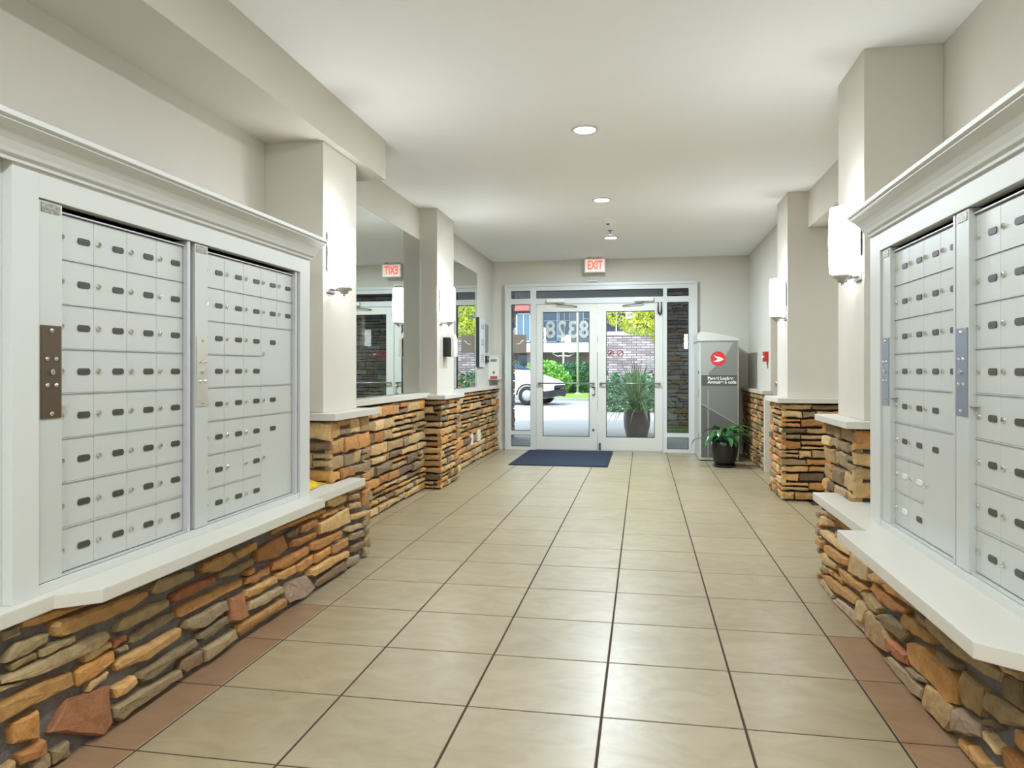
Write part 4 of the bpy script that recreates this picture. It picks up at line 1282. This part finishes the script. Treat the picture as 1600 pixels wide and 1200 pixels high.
leaf_cloud('foliage', [(tx - 1.55, ty - .2, 2.55, .65, .5, .42), (tx - .95, ty - .2, 2.75, .6, .6, .45), (tx - .6, ty, 2.05, .42, .4, .42), (tx - 1.2, ty - .3, 2.15, .45, .4, .22), (tx - .3, ty, 3.2, 1.3, 1.1, .7), (tx + .7, ty, 2.9, 1.0, .9, .8), (tx - 1.2, ty, 3.2, .9, .9, .6)], 9000, 0.036, M_LEAFY, t, 4)

t = thing('garden_bush', (-4.55, 34.5, 0), 'rounded bright green bush on the lawn across the street', 'bush')
leaf_cloud('foliage', [(-4.9, 34.5, .75, 1.0, .8, .75), (-4.1, 34.5, .65, .8, .7, .65), (-4.5, 34.4, 1.05, .9, .7, .55)], 3200, 0.09, M_LEAFB, t, 6)
tube('stem', [(-4.5, 34.5, 0.02), (-4.5, 34.5, .8)], .06, M_BARK, t, 6)
t = thing('garden_hedge', (-3.1, 36.0, 0), 'dark clipped hedge to the right of the bright bush', 'hedge')
leaf_cloud('foliage', [(-3.6 + .35 * k, 36.0, .75, .5, .5, .8) for k in range(4)], 3000, 0.09, M_LEAFH, t, 7)
tube('stem', [(-3.1, 36.0, 0.02), (-3.1, 36.0, .8)], .05, M_BARK, t, 6)
t = thing('garden_hedge', (-7.6, 36.0, 0), 'dark hedge behind the white car, left of the bright bush', 'hedge')
leaf_cloud('foliage', [(-8.4 + .5 * k, 36.0, .8, .6, .5, .85) for k in range(5)], 2500, 0.09, M_LEAFH, t, 8)
tube('stem', [(-7.6, 36.0, 0.02), (-7.6, 36.0, .8)], .05, M_BARK, t, 6)
t = thing('garden_hedge', (-0.9, 20.5, 0), 'low dark hedge behind the planter', 'hedge')
leaf_cloud('foliage', [(-1.0 + .4 * k, 20.5, .5, .45, .4, .62) for k in range(8)], 3600, 0.07, M_LEAFH, t, 9)
tube('stem', [(-0.2, 20.5, -0.012), (-0.2, 20.5, .6)], .05, M_BARK, t, 6)

# cars
M_TYRE = mat('tyre_rubber', (30, 30, 32), 0.8)
M_RIM = mat('alloy_rim', (170, 172, 176), 0.35, metal=0.7)
M_CARGL = mat('car_window_glass', (46, 62, 84), 0.08)
M_LAMP = mat('headlamp', (220, 226, 232), 0.15)
M_TRIMB = mat('car_black_trim', (34, 38, 46), 0.45)
def car(label, nose_x, cy_, rotz, rgb, mname, zoff=-0.014):
    paint = mat(mname, rgb, 0.25, coat=0.5)
    t = thing('car', (nose_x, cy_, zoff), label, 'car')
    # profile along -X from the nose, half width 0.88; sections (x, z_low, z_belt, z_top, hw_belt, hw_top)
    S = [(0.0, .42, .62, .66, .55, .50), (-.10, .30, .70, .74, .74, .66), (-.35, .22, .78, .84, .84, .72), (-.75, .20, .84, .97, .88, .74), (-1.25, .20, .88, 1.10, .89, .73),
         (-1.75, .20, .92, 1.34, .89, .66), (-2.15, .20, .93, 1.48, .89, .61), (-2.8, .20, .94, 1.53, .89, .60), (-3.5, .20, .94, 1.48, .89, .58), (-4.0, .22, .95, 1.18, .86, .62), (-4.25, .28, .92, .98, .80, .66), (-4.4, .40, .80, .84, .70, .60)]
    V, F = [], []
    n = 8
    for (x, zl, zb, zt, hb, ht) in S:
        V += [(x, -hb * .9, zl), (x, -hb, zl + .2 * (zb - zl)), (x, -hb, zb), (x, -ht, zt), (x, ht, zt), (x, hb, zb), (x, hb, zl + .2 * (zb - zl)), (x, hb * .9, zl)]
    for i in range(len(S) - 1):
        for k in range(n):
            F.append((i * n + k, i * n + (k + 1) % n, (i + 1) * n + (k + 1) % n, (i + 1) * n + k))
    F.append(tuple(range(n))); F.append(tuple((len(S) - 1) * n + k for k in range(n))[::-1])
    def w(vs): return [Vector(v) + Vector((nose_x, cy_, zoff)) for v in vs]
    obj('car_body', w(V), F, paint, t, True)
    for sgn in (-1, 1):
        g = [(-1.62, sgn * .885, .93), (-3.75, sgn * .885, .975), (-3.45, sgn * .63, 1.36), (-2.2, sgn * .645, 1.37), (-1.95, sgn * .69, 1.27)]
        g2 = [(a, b + sgn * 0.02, c) for a, b, c in g]
        k = len(g)
        obj('side_window', w(g + g2), [tuple(range(k)), tuple(range(k, 2 * k))] + [(i, (i + 1) % k, k + (i + 1) % k, k + i) for i in range(k)], M_CARGL, t)
        for wx in (-.82, -3.45):
            wheel = lathe('wheel', [(.18, -.1), (.30, -.1), (.325, -.06), (.325, .06), (.30, .1), (.18, .1)], (nose_x + wx, cy_ + sgn * .80, zoff + .325), M_TYRE, t, 28, (0, sgn, 0))
            lathe('rim', [(0, .105), (.05, .11), (.19, .095), (.20, .08)], (nose_x + wx, cy_ + sgn * .80, zoff + .325), M_RIM, wheel, 20, (0, sgn, 0))
        obj('headlamp', w([(-.10, sgn * .62, .64), (-.42, sgn * .855, .70), (-.42, sgn * .85, .80), (-.12, sgn * .63, .73), (-.06, sgn * .60, .64), (-.38, sgn * .87, .70), (-.38, sgn * .865, .80), (-.08, sgn * .61, .73)]),
            [(0, 1, 2, 3), (4, 5, 6, 7), (0, 1, 5, 4), (1, 2, 6, 5), (2, 3, 7, 6), (3, 0, 4, 7)], M_LAMP, t)
        obj('wheel_arch', w([(-.82 + .40 * math.cos(a) , sgn * .895, .325 + .40 * math.sin(a)) for a in [math.pi * i / 10 for i in range(11)]] + [(-.82 + .34 * math.cos(a), sgn * .90, .325 + .34 * math.sin(a)) for a in [math.pi * i / 10 for i in range(11)]]),
            [(i, i + 1, 12 + i, 11 + i) for i in range(10)], M_TRIMB, t)
        box('door_mirror', nose_x - 1.75, nose_x - 1.60, cy_ + sgn * .90, cy_ + sgn * 1.05, zoff + .95, zoff + 1.06, paint, t, bevel=.02)
    ws = [(-1.40, -.66, 1.175), (-1.40, .66, 1.175), (-2.08, .58, 1.465), (-2.08, -.58, 1.465)]
    obj('windscreen', w(ws + [(a, b, c + .03) for a, b, c in ws]), [(0, 1, 2, 3), (4, 5, 6, 7), (0, 1, 5, 4), (1, 2, 6, 5), (2, 3, 7, 6), (3, 0, 4, 7)], M_CARGL, t)
    bp = [(.03, -.5, .30), (.03, .5, .30), (-.10, .76, .26), (-.45, .895, .24), (-.45, .895, .46), (-.10, .78, .48), (.03, .5, .52), (.03, -.5, .52), (-.10, -.78, .48), (-.45, -.895, .46), (-.45, -.895, .24), (-.10, -.76, .26)]
    obj('lower_bumper', w(bp), [(0, 1, 6, 7), (1, 2, 5, 6), (2, 3, 4, 5), (0, 7, 8, 11), (11, 8, 9, 10)], M_TRIMB, t)
    box('grille', nose_x - .02, nose_x + .025, cy_ - .45, cy_ + .45, zoff + .56, zoff + .63, M_TRIMB, t, bevel=.008)
    t.rotation_euler = (0, 0, rotz)
    return t
car('white car passing to the right outside the left door', -2.72, 24.3, math.radians(-14), (236, 238, 240), 'white_car_paint')
car('dark red car parked to the right behind the porch pier', 0.95, 23.6, math.radians(183), (150, 26, 34), 'red_car_paint')

# buildings across the street
M_BLUE = mat('blue_grey_siding', (72, 94, 118), 0.7)
M_GREYS = mat('dark_grey_siding', (76, 82, 94), 0.7)
M_TAUPE = mat('taupe_ground_floor', (112, 100, 92), 0.8)
M_BWHITE = mat('white_fascia', (190, 188, 184), 0.6)
M_BGLASS = mat('building_window_glass', (44, 58, 78), 0.1)
M_AWN = mat('red_fascia_band', (188, 96, 96), 0.7)
b = thing('building', (-6.0, 44, 0), 'blue grey building with large windows and white canopy across the street', 'building')
box('ground_floor', -16, -2.2, 44, 52, -0.02, 2.2, M_TAUPE, b)
box('upper_floor', -16, -4.25, 44, 52, 2.75, 9.0, M_BLUE, b)
box('upper_bay', -4.25, -2.2, 43.6, 52, 2.75, 9.0, M_GREYS, b)
box('canopy_fascia', -16, -2.2, 42.8, 44.0, 2.2, 2.75, M_BWHITE, b, bevel=.03)
box('red_band', -16, -6.75, 43.7, 44.0, 4.75, 5.1, M_AWN, b)
def win(par, x0, x1, z0, z1, y, cols, rows, m=M_BGLASS, fw=.07, fm=None):
    f = boxes('window_frame', [(x0, x0 + fw, y - .08, y, z0, z1), (x1 - fw, x1, y - .08, y, z0, z1), (x0, x1, y - .08, y, z0, z0 + fw), (x0, x1, y - .08, y, z1 - fw, z1)]
              + [(x0 + (x1 - x0) * k / cols - fw * .35, x0 + (x1 - x0) * k / cols + fw * .35, y - .07, y, z0, z1) for k in range(1, cols)]
              + [(x0, x1, y - .07, y, z0 + (z1 - z0) * k / rows - fw * .35, z0 + (z1 - z0) * k / rows + fw * .35) for k in range(1, rows)], fm or M_BWHITE, par)
    for i in range(cols):
        for j in range(rows):
            box('pane', x0 + (x1 - x0) * i / cols + fw * .4, x0 + (x1 - x0) * (i + 1) / cols - fw * .4, y - .04, y - .02, z0 + (z1 - z0) * j / rows + fw * .4, z0 + (z1 - z0) * (j + 1) / rows - fw * .4, m, f)
M_WFR = mat('grey_window_frame', (120, 138, 158), 0.6)
win(b, -5.95, -5.05, 2.85, 5.4, 44, 1, 2, fm=M_WFR, fw=.05)
win(b, -5.0, -4.3, 2.85, 5.4, 44, 2, 2, fm=M_WFR, fw=.05)
win(b, -7.6, -6.7, 2.85, 4.6, 44, 2, 1, mat('blue_reflecting_glass', (84, 112, 140), 0.15))
win(b, -9.6, -8.2, 2.85, 4.6, 44, 2, 1)
win(b, -3.5, -2.9, 3.2, 5.2, 43.6, 1, 2, fm=M_WFR, fw=.05)
box('garage_door', -5.2, -3.4, 43.93, 44.0, -0.02, 2.05, mat('garage_panel', (92, 88, 84), 0.6), b)
box('entry_door', -7.5, -6.9, 43.93, 44.0, -0.02, 2.05, M_BGLASS, b)
box('stone_column', -6.85, -6.45, 43.4, 44.0, -0.02, 2.2, mat('far_stone_column', (140, 132, 128), 0.9, var=.4, vscale=9), b)
for k in range(5):
    box('step', -3.3, -2.2, 40.6 + .35 * k, 43.6, -0.02 + .16 * k, -0.02 + .16 * (k + 1), M_PAVE, b)
# tall white post between the buildings
t = thing('flag_post', (-2.98, 34.0, 0), 'tall thin white post seen through the left door', 'post')
tube('post', [(-2.98, 34, -0.02), (-2.98, 34, 6.5)], .05, M_BWHITE, t, 10)
lathe('post_base', [(.16, 0), (.16, .06), (.07, .12), (.05, .12)], (-2.98, 34, -0.02), M_BWHITE, t, 14)
# lantern post with scrolled arms in front of the canopy
t = thing('street_lantern', (-4.05, 37.8, 0), 'white street lantern with globe and two arms in front of the far canopy', 'lamp post')
tube('post', [(-4.05, 37.8, 0.0), (-4.05, 37.8, 2.55)], .045, M_BWHITE, t, 10)
lathe('globe', [(0, .0), (.1, .04), (.15, .16), (.1, .28), (0, .32)], (-4.05, 37.8, 2.55), M_BWHITE, t, 18)
for sgn in (-1, 1):
    tube('arm', [(-4.05, 37.8, 1.9), (-4.05 + sgn * .3, 37.8, 1.86), (-4.05 + sgn * .55, 37.8, 2.0), (-4.05 + sgn * .5, 37.8, 2.2)], .035, M_BWHITE, t, 8)
    lathe('hanging_shade', [(0, .25), (.1, .2), (.17, .02), (.16, 0)], (-4.05 + sgn * .42, 37.8, 2.05), M_BWHITE, t, 16)

b = thing('building', (0.6, 27, 0), 'stone faced building with white framed windows behind the tree', 'building')
M_FSTONE = bpy.data.materials.new('far_ledge_stone')
M_FSTONE.use_nodes = True
nt = M_FSTONE.node_tree
bb = nt.nodes['Principled BSDF']
bb.inputs['Roughness'].default_value = 0.9
tc = nt.nodes.new('ShaderNodeTexCoord'); mp = nt.nodes.new('ShaderNodeMapping'); br = nt.nodes.new('ShaderNodeTexBrick')
mp.inputs['Rotation'].default_value = (math.radians(90), 0, 0)
nt.links.new(tc.outputs['Object'], mp.inputs['Vector']); nt.links.new(mp.outputs['Vector'], br.inputs['Vector'])
br.inputs['Color1'].default_value = srgb(176, 164, 170); br.inputs['Color2'].default_value = srgb(120, 112, 120); br.inputs['Mortar'].default_value = srgb(70, 64, 68)
br.inputs['Scale'].default_value = 1.0; br.inputs['Brick Width'].default_value = .34; br.inputs['Row Height'].default_value = .09; br.inputs['Mortar Size'].default_value = .012
nt.links.new(br.outputs['Color'], bb.inputs['Base Color'])
box('stone_wall', -1.62, 9, 27, 33, -0.02, 2.45, M_FSTONE, b)
box('upper_wall', -1.62, 9, 27.05, 33, 2.45, 8, mat('pale_lap_siding', (150, 152, 160), 0.7), b)
box('sill_band', -1.66, 9, 26.95, 27.05, 2.42, 2.50, M_BWHITE, b)
win(b, -1.35, -0.55, 2.50, 4.3, 27.05, 2, 2, fw=.06)
win(b, -0.30, 0.5, 2.50, 4.3, 27.05, 2, 2, fw=.06)
win(b, 1.2, 2.4, 2.50, 4.3, 27.05, 2, 2, fw=.06)
box('corner_board', -1.70, -1.58, 26.93, 27.05, 2.45, 8, M_BWHITE, b)
